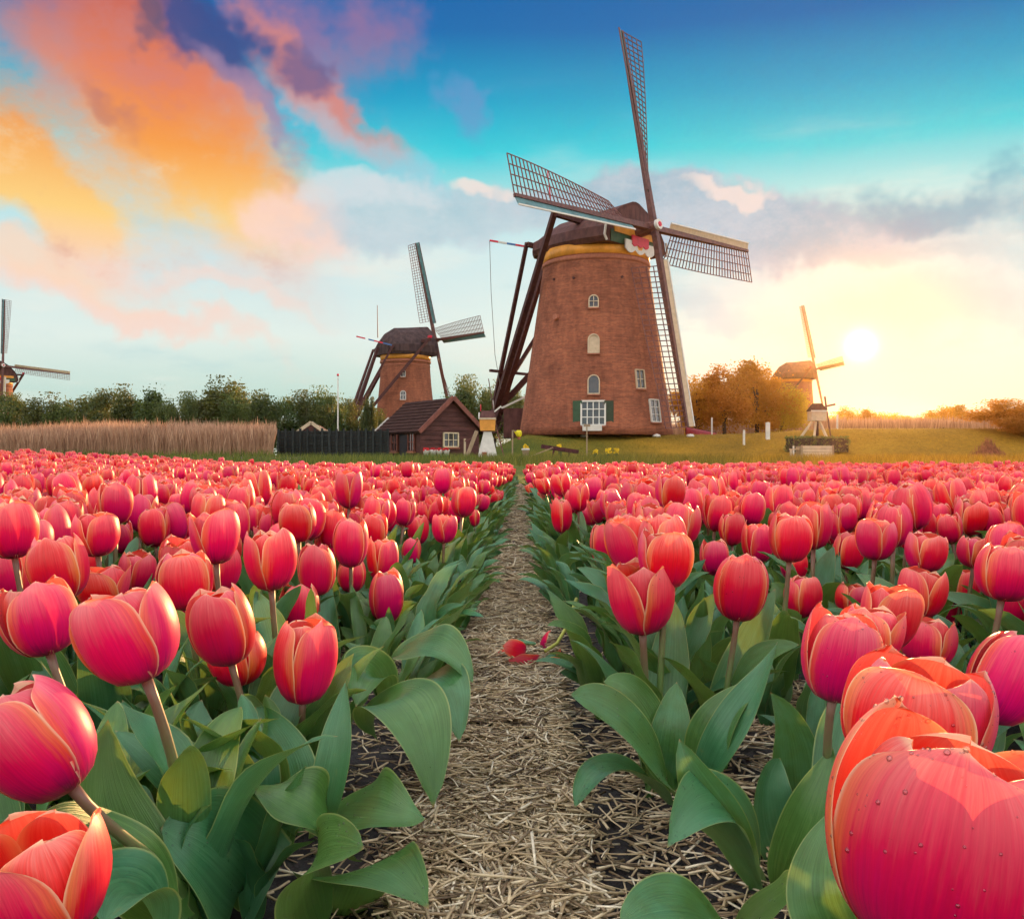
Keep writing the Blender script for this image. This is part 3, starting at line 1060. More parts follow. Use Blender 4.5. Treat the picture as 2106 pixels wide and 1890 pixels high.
hero(590, 1036, 76, 76, -2, 0.3, 'round coral tulip in the crowd behind the egg-shaped blooms', yaw=-1.5, leaves=3)
hero(828, 1050, 44, 56, 0, 0.2, 'slender coral tulip between the little bud and the furrow rim', yaw=-0.3, leaves=3)
hero(940, 1026, 22, 32, 0, 0.02, 'tiny pale bud on the furrow rim, left bed', W=0.04, yaw=-0.3, leaves=3)

# right of the furrow ------------------------------------------------------------------
r1 = hero(1890, 1690, 510, 420, 12, 0.34, 'huge open coral tulip filling the lower right corner', W=0.068, yaw=-2.0, back=1, leaves=0, ns=34, nt=23, drops=110, foot=(0.21, 0.30))
r2 = hero(1815, 1436, 292, 240, 10, 0.38, 'open dewy coral tulip just behind the huge one in the corner', W=0.068, yaw=-2.2, back=6, leaves=0, ns=26, nt=17, drops=110)
r3 = hero(1664, 1302, 156, 182, 9, 0.22, 'dewy round coral tulip on a bare leaning stem, right bed', yaw=-1.7, leaves=2, drops=110, foot=(0.290, 0.83), back=4)
hero(1995, 1348, 150, 178, 24, 0.1, 'dark coral tulip leaning right at the right picture edge', yaw=-2.0, leaves=2, drops=40)
hero(1990, 1138, 116, 106, 8, 0.15, 'round coral tulip on a thick stem at the right picture edge', yaw=-1.6, leaves=2)
hero(1838, 1274, 112, 104, 6, 0.35, 'coral tulip with a dark split top, above the open dewy one', yaw=-0.5, leaves=2, drops=40)
hero(1725, 1260, 130, 120, 6, 0.4, 'coral tulip tucked behind the dewy round one', yaw=-2.4, leaves=2, depth=0.86, drops=30)
hero(1762, 1222, 116, 126, 6, 0.4, 'tall coral tulip rising over the tucked one, right bed', yaw=-1.4, leaves=2, depth=0.95)
hero(1826, 1176, 96, 98, 6, 0.45, 'half-open coral tulip with a pale petal rim, right bed', yaw=-0.6, leaves=2)
hero(1589, 1183, 76, 80, 4, 0.12, 'small round coral tulip alone in a gap of the right bed', yaw=-0.9, leaves=3)
r10 = hero(1467, 1165, 108, 130, 7, 0.10, 'big closed egg-shaped coral tulip on a brown stem, right bed', yaw=-1.65, leaves=3, drops=40)
r11 = hero(1270, 1186, 136, 146, -3, 0.42, 'half-open coral tulip with a dark V notch beside the furrow', yaw=-0.52, leaves=1, drops=30, back=5, depth=1.06)
hero(1318, 1110, 112, 112, 2, 0.42, 'open coral tulip right behind the one with the dark notch', yaw=-1.5, leaves=2)
hero(1196, 1080, 56, 78, -2, 0.2, 'dark coral tulip behind and left of the notched one', yaw=-1.5, leaves=3)
r14 = hero(1112, 1023, 43, 64, 0, 0.10, 'slim coral tulip on a long bare stem at the right rim of the furrow', yaw=-0.6, leaves=3)
hero(1146, 986, 42, 54, 0, 0.3, 'coral tulip just above the slim long-stemmed one', yaw=-0.5, leaves=3)
hero(1566, 1066, 88, 94, 4, 0.22, 'large coral tulip behind the big egg-shaped one', yaw=-1.5, leaves=2)
hero(1415, 1105, 60, 68, 2, 0.2, 'round coral tulip left of the big egg-shaped one', yaw=-1.5, leaves=2)
hero(1500, 1076, 66, 78, 2, 0.3, 'coral tulip with a yellow petal rim above the big egg-shaped one', yaw=-1.2, leaves=2)
hero(1735, 1070, 80, 80, 4, 0.38, 'coral tulip with a pale V split, middle of the right bed', yaw=-0.55, leaves=2)
hero(1680, 1092, 62, 72, 4, 0.2, 'coral tulip left of the one with the pale V split', yaw=-1.4, leaves=2)
hero(1832, 1096, 82, 76, 6, 0.3, 'coral tulip right of the one with the pale V split', yaw=-1.2, leaves=2)
hero(1572, 1122, 54, 58, 2, 0.2, 'pale coral tulip low behind the small round one', yaw=-0.9, leaves=2, depth=1.95)
hero(1905, 1166, 66, 70, 6, 0.15, 'coral tulip touching the thick-stemmed one at the right', yaw=-1.2, leaves=2)
hero(1880, 1206, 64, 72, 6, 0.2, 'pale coral tulip between the half-open one and the right picture edge', yaw=-1.6, leaves=2)
hero(1690, 1190, 74, 56, 4, 0.2, 'coral tulip with wet top behind the dewy round one', yaw=-1.2, leaves=2)
hero(1930, 1095, 70, 60, 6, 0.25, 'coral tulip above the thick-stemmed one at the right', yaw=-1.2, leaves=2)

grow_leaves()
# leaves drawn one by one round the front plants
UPC = (0.0, -0.75, 0.65)
blade(t4, (352, 1830, 0.66), (300, 1740, 0.66), (170, 1640, 0.64), (214, 1424, 0.66), 0.031, (0.25, -0.9, 0.2), 0.55, 0.16, 1.1, 0.5, twist=0.3, taper=0.85)
blade(t4, (415, 1600, 0.74), (360, 1560, 0.72), (300, 1500, 0.72), (228, 1446, 0.74), 0.017, (0.4, -0.6, 0.7), 0.8, 0.12, 1.3, 0.2)
blade(t4, (520, 1800, 0.80), (470, 1700, 0.70), (400, 1640, 0.66), (318, 1640, 0.66), 0.050, (0.0, -0.75, 0.66), 0.45, 0.10, 1.2, 0.8, drops=90)
blade(t5, (506, 1790, 0.78), (440, 1700, 0.74), (440, 1600, 0.74), (518, 1420, 0.78), 0.026, (-0.75, -0.6, 0.25), 1.15, 0.20, 1.2, 1.2, twist=-0.8)
blade(t5, (470, 1560, 0.92), (420, 1540, 0.90), (360, 1480, 0.9), (400, 1385, 0.95), 0.034, (0.1, -0.8, 0.5), 0.7, 0.22, 1.6, 2.0)
blade(t5, (560, 1640, 0.86), (590, 1560, 0.86), (540, 1460, 0.88), (505, 1400, 0.92), 0.033, (0.0, -0.9, 0.4), 0.6, 0.2, 1.3, 0.3)
blade(t7, (640, 1640, 0.78), (650, 1580, 0.76), (676, 1440, 0.78), (684, 1348, 0.82), 0.020, (-0.5, -0.85, 0.1), 0.7, 0.10, 1.2, 0.4)
blade(t7, (690, 1700, 0.78), (640, 1600, 0.72), (570, 1560, 0.72), (492, 1560, 0.74), 0.030, (0.0, -0.55, 0.85), 0.8, 0.30, 1.6, 2.6, twist=0.4)
blade(t7, (640, 1840, 0.76), (600, 1760, 0.68), (590, 1650, 0.66), (722, 1680, 0.60), 0.040, (-0.35, -0.55, 0.8), 0.5, 0.16, 1.2, 3.0, drops=120)
blade(t7, (640, 1640, 0.84), (690, 1560, 0.78), (750, 1620, 0.74), (845, 1620, 0.74), 0.036, (-0.1, -0.5, 0.85), 0.5, 0.28, 1.4, 1.0, drops=60)
blade(t7, (660, 1830, 0.82), (680, 1740, 0.74), (720, 1640, 0.70), (850, 1800, 0.64), 0.046, (0.25, -0.5, 0.85), 0.6, 0.12, 1.1, 0.0, drops=70)
blade(t9, (760, 1420, 1.12), (740, 1330, 1.06), (720, 1290, 1.04), (705, 1400, 1.0), 0.042, (0.3, -0.6, 0.7), 1.3, 0.15, 1.2, 0.5)
blade(t9, (735, 1440, 1.02), (770, 1330, 0.98), (850, 1380, 0.94), (858, 1600, 0.90), 0.044, (0.25, -0.55, 0.8), 0.6, 0.10, 1.1, 1.0, drops=30)
blade(t9, (770, 1330, 1.22), (800, 1260, 1.18), (880, 1250, 1.14), (938, 1355, 1.10), 0.040, (0.2, -0.55, 0.8), 0.6, 0.2, 1.4, 0.4)
blade(t9, (800, 1380, 1.18), (850, 1320, 1.12), (900, 1330, 1.08), (910, 1470, 1.02), 0.036, (0.3, -0.6, 0.7), 0.7, 0.2, 1.4, 2.0)
blade(t_edge, (345, 1825, 0.62), (250, 1700, 0.58), (150, 1640, 0.56), (60, 1640, 0.54), 0.034, (0.1, -0.5, 0.85), 0.5, 0.15, 1.3, 0.6, drops=30)
blade(t_edge, (330, 1840, 0.6), (280, 1760, 0.56), (230, 1720, 0.54), (205, 1830, 0.5), 0.036, (0.2, -0.6, 0.8), 0.5, 0.15, 1.3, 0.6)
# right of the furrow
blade(r11, (1330, 1570, 0.98), (1290, 1480, 0.92), (1230, 1400, 0.88), (1128, 1376, 0.86), 0.040, (-0.2, -0.6, 0.75), 0.55, 0.10, 1.1, 0.8, drops=110, taper=0.9)
blade(r11, (1310, 1560, 1.02), (1330, 1500, 0.98), (1330, 1430, 0.98), (1340, 1350, 1.02), 0.026, (-0.3, -0.9, 0.2), 0.8, 0.10, 1.1, 0.1)
blade(r11, (1320, 1590, 0.98), (1240, 1500, 0.92), (1180, 1490, 0.88), (1138, 1600, 0.86), 0.026, (-0.3, -0.5, 0.8), 0.9, 0.16, 1.3, 0.1, drops=50)
blade(r11, (1330, 1560, 1.0), (1290, 1430, 1.0), (1240, 1340, 1.0), (1195, 1350, 1.0), 0.026, (-0.3, -0.6, 0.75), 0.8, 0.2, 1.5, 1.1)
blade(r10, (1400, 1560, 0.98), (1400, 1480, 0.94), (1490, 1400, 0.94), (1540, 1270, 1.0), 0.024, (-0.6, -0.7, 0.4), 0.9, 0.15, 1.3, 0.6, twist=-0.3)
blade(r10, (1395, 1560, 0.98), (1385, 1480, 0.96), (1440, 1380, 0.96), (1500, 1350, 0.98), 0.026, (-0.5, -0.7, 0.5), 0.9, 0.15, 1.3, 2.6)
blade(r3, (1508, 1770, 0.80), (1470, 1640, 0.76), (1380, 1600, 0.72), (1345, 1462, 0.74), 0.026, (-0.7, -0.6, 0.4), 0.8, 0.20, 1.2, 0.4, twist=0.8)
blade(r3, (1500, 1740, 0.84), (1480, 1600, 0.78), (1400, 1500, 0.72), (1320, 1680, 0.66), 0.034, (0.1, -0.6, 0.8), 0.6, 0.18, 1.2, 0.4, twist=-0.4, drops=110)
blade(r3, (1548, 1770, 0.80), (1590, 1680, 0.76), (1620, 1600, 0.76), (1650, 1480, 0.78), 0.026, (-0.6, -0.8, 0.2), 0.9, 0.16, 1.3, 0.1)
blade(r3, (1580, 1750, 0.9), (1540, 1660, 0.86), (1510, 1560, 0.86), (1545, 1500, 0.9), 0.028, (0.2, -0.9, 0.3), 0.7, 0.16, 1.3, 0.1)
blade(r3, (1600, 1660, 0.9), (1570, 1560, 0.9), (1600, 1460, 0.9), (1525, 1370, 0.9), 0.026, (-0.3, -0.7, 0.6), 0.8, 0.2, 1.3, 0.1)
blade(r2, (1450, 1870, 0.72), (1490, 1800, 0.66), (1540, 1800, 0.6), (1600, 1735, 0.56), 0.026, (-0.3, -0.6, 0.75), 0.6, 0.12, 1.2, 0.1, drops=30)
blade(r2, (1480, 1900, 0.66), (1400, 1790, 0.60), (1320, 1780, 0.58), (1225, 1835, 0.56), 0.034, (-0.1, -0.45, 0.9), 0.5, 0.10, 1.1, 0.1)
blade(r2, (1690, 1880, 0.52), (1640, 1800, 0.50), (1610, 1760, 0.5), (1660, 1600, 0.54), 0.024, (-0.3, -0.8, 0.5), 0.8, 0.15, 1.1, 0.1)

# a broken tulip lying on the straw
g0 = W3(1075 * K, 1318 * K, FPX * EYE / (1318 * K - 945))
g0.z = float(soil_z(np.array(g0.x), np.array(g0.y))) + 0.035
ft = tag(empty('fallen_tulip', g0), 'broken red tulip with yellow-green stem lying on the straw of the furrow', 'fallen tulip')
MB().tube([(0.005, 0.0, 0.0), (0.03, 0.05, 0.005), (0.055, 0.13, 0.025), (0.082, 0.24, 0.065)], [0.0034, 0.0036, 0.004, 0.0042], 8).build('stem', mat('pale_stem', (0.40, 0.42, 0.08), 0.5), ft, True)
for k, (dx, dy, rot, ln, wd) in enumerate(((-0.03, 0.012, 2.8, 0.062, 0.8), (-0.012, -0.028, 3.6, 0.066, 0.9), (0.01, -0.035, 4.4, 0.05, 0.7), (-0.035, -0.016, 3.3, 0.05, 0.6), (0.012, 0.085, 1.0, 0.05, 0.6))):
    gd = petal_grid(0.03, ln, 0.5, 0.0, False, 900 + k, 12, 9, wd)
    ob = link('petal', grid_mesh('petal', gd, M_PETAL), ft)
    ob.matrix_basis = Matrix.Translation((dx, dy, 0.0 if k < 4 else -0.02)) @ Matrix.Rotation(rot, 4, 'Z') @ Matrix.Rotation(R(72), 4, 'Y') @ Matrix.Rotation(0.6 * k, 4, 'Z')
sub = random_leaf(np.random.default_rng(5), 0.06, 0.014, 2.9, R(80), R(95), 12, 7)
ob = link('leaf', grid_mesh('leaf', sub, M_LEAF), ft)
ob.location = (-0.01, 0.0, 0.0)


# whole plants in several habits, used for the rest of the beds
def proto_parts(sd, nsp, ntp, nsl, ntl, nleaf):
    rg = np.random.default_rng(sd)
    W, Hb, o = rg.uniform(0.056, 0.068), rg.uniform(0.070, 0.084), rg.choice([0.05, 0.12, 0.2, 0.28, 0.4, 0.5], p=[.14, .2, .24, .2, .14, .08])
    hs = rg.uniform(0.172, 0.232)
    lean = rg.normal(0, 0.012, 2)
    ax = Vector((lean[0] * 6, lean[1] * 6, 1)).normalized()
    B = Vector((lean[0], lean[1], hs))
    m = Matrix.Translation(B) @ frame_from_axis(ax)
    pet = []
    for (V, Fs, UV) in bloom_petals(W, Hb, o, sd, nsp, ntp, rg.uniform(0, 6.28)):
        pet.append((np.array([tuple(m @ Vector(p)) for p in V]), Fs, UV))
    st = MB().tube(bez((0, 0, -0.01), (0, 0, 0.07), B - ax * 0.08, B + ax * 0.003, 6), [0.0045, 0.0044, 0.0042, 0.004, 0.0038, 0.0042], 6)
    lv = []
    a0 = rg.uniform(0, 6.28)
    for k in range(nleaf):
        lv.append(random_leaf(rg, rg.uniform(0.155, 0.235) * (1 - 0.1 * k), rg.uniform(0.020, 0.031), a0 + 2.2 * k + rg.normal(0, .3), R(rg.uniform(5, 18)), R(rg.uniform(25, 100)), nsl, ntl, z0=0.006 + 0.03 * k))
    return pet, st, lv


# ------ plan of the beds
rb = np.random.default_rng(77)
cand = []
yy = 0.82
STEP = 0.092
while yy < 14.2:
    half = 0.74 * yy + 1.1
    n = int(2 * half / STEP)
    for k in range(n):
        x = -half + (k + rb.random()) * STEP
        y = yy + rb.uniform(-0.5, 0.5) * STEP
        dx = x - path_x(y)
        if dx > 0 and dx < 0.130 or dx <= 0 and dx > -0.150:
            continue
        cand.append((x, y))
    yy += STEP
plants = []
for (x, y) in cand:
    sc = float(np.clip(rb.normal(1.0, 0.10), 0.74, 1.22))
    zt = gzf(x, y) + 0.245 * sc
    px, py = 1053 + FPX * x / y, 945 + FPX * (EYE - zt) / y
    if px < -620 or px > 2730:
        continue
    ok = True
    hw = FPX * 0.034 / y
    for (hx, hy, hd, hwid, hh, _) in HERO:
        ov = abs(px - hx) < (hwid + hw) * 0.72 and abs(py - hy) < hh + hw * 1.3
        if y < hd and ov and y > 0.3:
            ok = False
        if abs(y - hd) < 0.09 and abs(x - S2X(hx, hd)) < 0.075:
            ok = False
    # bare soil in the right foreground and the open lower left
    if x > 0 and y < 1.15 and x < 0.55:
        ok = False
    if x < 0 and y < 1.0:
        ok = False
    if ok:
        plants.append((y, x, sc, rb.uniform(0, 6.28), rb.normal(0, 0.08) + np.clip(x * 0.05, -.14, .14), rb.normal(0, 0.08)))
plants.sort()
INV = [p for p in plants if -60 < 1053 + FPX * p[1] / p[0] < 2166]
REST = [p for p in plants if not -60 < 1053 + FPX * p[1] / p[0] < 2166]
NEAR = 300 - len(HERO)
plants = INV[:NEAR] + INV[NEAR:] + REST

import re
ANCH = []
for (hx, hy, hd, hw_, hh_, lab) in HERO:
    sh_ = re.split(r',| hiding| beneath| directly| at the| above| behind| standing| showing| beside| near the| just| tucked| rising| between| low | under| on the| left of| right of', lab)[0].strip()
    nw = len(sh_.split())
    if 3 < nw <= 9 and all(sh_ != a_[2] for a_ in ANCH):
        ANCH.append((hx, hy, sh_))
GROUPED = {}
for i, (y, x, sc, rz, lx, ly) in enumerate(plants[:NEAR]):
    px, py = 1053 + FPX * x / y, 945 + FPX * (EYE - gzf(x, y) - 0.245 * sc) / y
    hx, hy, sh_ = min(ANCH, key=lambda a_: math.hypot(px - a_[0], 2.0 * (py - a_[1])) + (400 if (a_[0] < 1060) != (px < 1060) else 0))
    dx_, dy_ = px - hx, 2.0 * (py - hy)
    dr_ = ('right of', 'below and right of', 'below', 'below and left of', 'left of', 'above and left of', 'above', 'above and right of')[int(round(math.atan2(dy_, dx_) / (math.pi / 4))) % 8]
    GROUPED.setdefault((sh_, dr_), []).append((math.hypot(dx_, dy_), i))
ORD = ('first', 'second', 'third', 'fourth', 'fifth', 'sixth', 'seventh', 'eighth', 'ninth', 'tenth', 'eleventh', 'twelfth', 'thirteenth', 'fourteenth', 'fifteenth', 'sixteenth', 'seventeenth', 'eighteenth', 'nineteenth', 'twentieth', 'twenty-first', 'twenty-second')
PACKED = {}
for (sh_, dr_), lst in GROUPED.items():
    for k_, (_, i) in enumerate(sorted(lst)):
        PACKED[i] = '%s tulip %s the %s' % (ORD[k_] if k_ < 22 else 'further', dr_, sh_)
protos = []
for k in range(10):
    pet, st, lv = proto_parts(500 + k, 11, 8, 13, 6, 3)
    protos.append(([grid_mesh('petal', q, M_PETAL) for q in pet], st.mesh('stem', [M_STEM], True), [grid_mesh('leaf', q, M_LEAF) for q in lv]))
for i, (y, x, sc, rz, lx, ly) in enumerate(plants[:NEAR]):
    pm, sm, lm = protos[int(rb.integers(len(protos)))]
    root = empty('tulip', (x, y, float(soil_z(np.array(x), np.array(y))) + 0.012))
    root.rotation_euler = (ly, lx, rz)
    root.scale = (sc, sc, sc)
    side = 'left' if x < path_x(y) else 'right'
    tag(root, PACKED[i], 'tulip', 'packed tulips %s of the furrow' % side)
    for me in pm:
        link('petal', me, root)
    link('stem', sm, root)
    for me in lm:
        link('leaf', me, root)

# ------ the field beyond: one mass of plants
fcol = bpy.data.collections.new('field_plant_habits')
for k in range(9):
    pet, st, lv = proto_parts(700 + k, 6, 5, 6, 4, 3)
    mb = MB()
    for (V, Fs, UV) in pet:
        mb.add(V, Fs, UV, 0)
    b0 = MB()
    mb.add(st.v, st.f, None, 1)
    for (V, Fs, UV) in lv:
        mb.add(V, Fs, UV, 2)
    me = mb.mesh('field_plant', [M_PETAL, M_STEM, M_LEAF], True)
    fcol.objects.link(bpy.data.objects.new('field_plant', me))


def scatter(name, pts, rots, scl, ids, coll, label, cat):
    me = bpy.data.meshes.new(name)
    me.from_pydata([tuple(p) for p in pts], [], [])
    for an, typ, data in (('rot', 'FLOAT_VECTOR', np.asarray(rots, dtype=np.float32).ravel()), ('scl', 'FLOAT', np.asarray(scl, dtype=np.float32)), ('vid', 'INT', np.asarray(ids, dtype=np.int32))):
        a = me.attributes.new(an, typ, 'POINT')
        a.data.foreach_set('vector' if typ == 'FLOAT_VECTOR' else 'value', data)
    ob = link(name, me)
    tag(ob, label, cat, kind='stuff')
    ng = bpy.data.node_groups.new(name + '_nodes', 'GeometryNodeTree')
    ng.interface.new_socket('Geometry', in_out='INPUT', socket_type='NodeSocketGeometry')
    ng.interface.new_socket('Geometry', in_out='OUTPUT', socket_type='NodeSocketGeometry')
    N, Lk = ng.nodes, ng.links
    gi, go = N.new('NodeGroupInput'), N.new('NodeGroupOutput')
    ci = N.new('GeometryNodeCollectionInfo')
    ci.inputs['Collection'].default_value = coll
    ci.inputs['Separate Children'].default_value = True
    ci.inputs['Reset Children'].default_value = True
    iop = N.new('GeometryNodeInstanceOnPoints')
    iop.inputs['Pick Instance'].default_value = True

    def attr(nm, typ):
        a = N.new('GeometryNodeInputNamedAttribute')
        a.data_type = typ
        a.inputs['Name'].default_value = nm
        return a.outputs[0]
    e2r = N.new('FunctionNodeEulerToRotation')
    Lk.new(attr('rot', 'FLOAT_VECTOR'), e2r.inputs[0])
    Lk.new(gi.outputs[0], iop.inputs['Points'])
    Lk.new(ci.outputs[0], iop.inputs['Instance'])
    Lk.new(attr('vid', 'INT'), iop.inputs['Instance Index'])
    Lk.new(e2r.outputs[0], iop.inputs['Rotation'])
    Lk.new(attr('scl', 'FLOAT'), iop.inputs['Scale'])
    Lk.new(iop.outputs[0], go.inputs[0])
    md = ob.modifiers.new('scatter', 'NODES')
    md.node_group = ng
    return ob


far = plants[NEAR:]
scatter('tulip_field', [(x, y, gzf(x, y) + 0.012) for (y, x, sc, rz, lx, ly) in far], [(ly * 1.6, lx * 1.6, rz) for (y, x, sc, rz, lx, ly) in far],
        [sc for (y, x, sc, rz, lx, ly) in far], rb.integers(0, 9, len(far)), fcol, 'dense mass of coral tulips reaching to the far edge of the field', 'tulips')
# leaves spilling over both rims of the furrow
ecol = bpy.data.collections.new('rim_plant_habits')
for k in range(8):
    rg = np.random.default_rng(880 + k)
    mb = MB()
    for j in range(4):
        V, Fs, UV = random_leaf(rg, rg.uniform(0.13, 0.21), rg.uniform(0.020, 0.032), rg.normal(0, 0.75), R(rg.uniform(5, 25)), R(rg.uniform(55, 115)), 12, 6, z0=0.006 + 0.02 * j)
        mb.add(V, Fs, UV, 0)
    ecol.objects.link(bpy.data.objects.new('rim_plant', mb.mesh('rim_plant', [M_LEAF], True)))
ep, er, es = [], [], []
for sgn in (-1, 1):
    y = 1.28 if sgn < 0 else 1.36
    while y < 13.5:
        x = path_x(y) + sgn * rb.uniform(0.108, 0.16)
        if sgn > 0 and 1.5 < y < 2.08:      # the broken tulip lies here
            x += 0.07
        ep.append((x, y, float(soil_z(np.array(x), np.array(y))) + 0.012))
        er.append((0, 0, (math.pi if sgn > 0 else 0.0) + rb.normal(0, 0.45)))
        es.append(rb.uniform(0.62, 0.95))
        y += rb.uniform(0.05, 0.085) * (1 + 0.06 * y)
scatter('rim_leaves', ep, er, es, rb.integers(0, 8, len(ep)), ecol, 'broad tulip leaves spilling over both rims of the straw furrow', 'leaves')
# young leaves filling the near beds between the front stems
bcol = bpy.data.collections.new('bed_leaf_habits')
for k in range(8):
    rg = np.random.default_rng(980 + k)
    mb = MB()
    for j in range(4):
        V, Fs, UV = random_leaf(rg, rg.uniform(0.12, 0.20), rg.uniform(0.018, 0.030), rg.uniform(0, 6.28), R(rg.uniform(4, 22)), R(rg.uniform(25, 95)), 16, 8, z0=0.006 + 0.015 * j)
        mb.add(V, Fs, UV, 0)
    bcol.objects.link(bpy.data.objects.new('bed_leaves', mb.mesh('bed_leaves', [M_LEAF], True)))
ep, er, es = [], [], []
for k in range(2900):
    y = rb.uniform(0.62, 2.6)
    x = rb.uniform(-0.80, 0.82) * y * 1.05
    dx = x - path_x(y)
    if -0.19 < dx < 0.17 or rb.random() > 0.42:
        continue
    if dx > 0 and y < 1.10 and x < 0.34:
        continue
    if any(math.hypot(x - q[0], y - q[1]) < 0.055 for q in ep):
        continue
    sc = rb.uniform(0.6, 0.95)
    px, pt = 1053 + FPX * x / y, 945 + FPX * (EYE - 0.15 * sc) / y
    if any(y < hd and abs(px - hx) < hw_ + 25 and pt < hy + hh_ * 0.9 for (hx, hy, hd, hw_, hh_, _) in HERO):
        sc *= 0.6
        pt = 945 + FPX * (EYE - 0.15 * sc) / y
        if any(y < hd and abs(px - hx) < hw_ + 25 and pt < hy + hh_ * 0.9 for (hx, hy, hd, hw_, hh_, _) in HERO):
            continue
    ep.append((x, y, float(soil_z(np.array(x), np.array(y))) + 0.01))
    er.append((0, 0, rb.uniform(0, 6.28)))
    es.append(sc)
scatter('bed_foliage', ep, er, es, rb.integers(0, 8, len(ep)), bcol, 'low green tulip leaves filling the near beds between the stems', 'leaves')
print('plants', len(plants), 'heroes', len(HERO))

# ------------------------------------------------------------------ building materials
def brick_material(name, c1, c2, mortar, sx, sy):
    m = bpy.data.materials.new(name)
    m.use_nodes = True
    t = NT(m.node_tree)
    uv = t.n('ShaderNodeUVMap')
    tc = t.n('ShaderNodeTexCoord')
    br = t.n('ShaderNodeTexBrick')
    t.put(br.inputs['Vector'], t.vmath('MULTIPLY', uv.outputs[0], (sx, sy, 1)))
    br.inputs['Scale'].default_value = 1.0
    br.inputs['Color1'].default_value = (*c1, 1)
    br.inputs['Color2'].default_value = (*c2, 1)
    br.inputs['Mortar'].default_value = (*mortar, 1)
    br.inputs['Mortar Size'].default_value = 0.012
    br.inputs['Brick Width'].default_value = 0.24
    br.inputs['Row Height'].default_value = 0.08
    n1 = t.noise(tc.outputs['Object'], 0.55, 6, 0.65).outputs['Fac']
    n2 = t.noise(t.vmath('MULTIPLY', tc.outputs['Object'], (1, 1, 0.22)), 2.6, 6, 0.7).outputs['Fac']
    n3 = t.noise(t.vmath('MULTIPLY', tc.outputs['Object'], (0.7, 0.7, 9.0)), 1.0, 4, 0.7).outputs['Fac']
    f = t.math('ADD', t.math('MULTIPLY', n1, 0.35), t.math('ADD', t.math('MULTIPLY', n2, 0.30), t.math('MULTIPLY', n3, 0.35)))
    col = t.mix(1.0, br.outputs['Color'], t.ramp(f, [(0.36, (0.50, 0.44, 0.44)), (0.5, (0.95, 0.92, 0.9)), (0.62, (1.4, 1.34, 1.22))]), 'MULTIPLY')
    b = t.n('ShaderNodeBsdfPrincipled')
    t.put(b.inputs['Base Color'], col)
    b.inputs['Roughness'].default_value = 0.85
    b.inputs['Specular IOR Level'].default_value = 0.2
    bp = t.n('ShaderNodeBump')
    bp.inputs['Strength'].default_value = 0.5
    bp.inputs['Distance'].default_value = 0.02
    t.put(bp.inputs['Height'], t.math('ADD', br.outputs['Fac'], f))
    bp.invert = True
    t.l(bp.outputs[0], b.inputs['Normal'])
    o = t.n('ShaderNodeOutputMaterial')
    t.l(b.outputs[0], o.inputs[0])
    return m


M_BRICK = brick_material('mill_brick', (0.34, 0.098, 0.050), (0.215, 0.058, 0.034), (0.26, 0.13, 0.08), 33.0, 13.0)
M_TARWOOD = mat('tarred_wood', (0.110, 0.042, 0.036), 0.75, 0.22, 3.0, 0.5, 8.0, stretch=(1, 1, 0.4))
M_BEAM = mat('beam_wood', (0.075, 0.024, 0.022), 0.7, 0.2, 5.0)
M_STOCK = mat('stock_paint', (0.13, 0.05, 0.042), 0.55, 0.2, 4.0)
M_LATH = mat('lath_wood', (0.16, 0.06, 0.05), 0.6, 0.2, 6.0)
M_TEAL = mat('teal_board', (0.09, 0.19, 0.20), 0.55, 0.15, 2.0)
M_CREAM = mat('sunlit_cream_board', (0.54, 0.41, 0.27), 0.55, 0.08, 3.0)
M_WHITE = mat('white_paint', (0.64, 0.60, 0.53), 0.5, 0.06, 3.0)
M_RED = mat('red_paint', (0.62, 0.02, 0.05), 0.45, 0.08, 4.0)
M_BLUE = mat('blue_paint', (0.05, 0.14, 0.34), 0.45, 0.08, 4.0)
M_OCHRE = mat('ochre_paint', (0.72, 0.30, 0.045), 0.45, 0.12, 1.5)
M_GREEN = mat('green_paint', (0.040, 0.085, 0.040), 0.5, 0.12, 3.0)
M_DKGREEN = mat('dark_green_paint', (0.035, 0.05, 0.025), 0.5, 0.12, 3.0)
M_THATCH = mat('thatch', (0.060, 0.036, 0.036), 0.95, 0.3, 2.0, 0.8, 12.0, stretch=(1, 1, 0.25))
M_GLASS = mat('window_glass', (0.05, 0.045, 0.045), 0.08, 0.2, 1.5, spec=0.8)
M_ROPE = mat('rope', (0.16, 0.14, 0.12), 0.9)
M_LINTEL = mat('stone_sill', (0.34, 0.12, 0.07), 0.8)


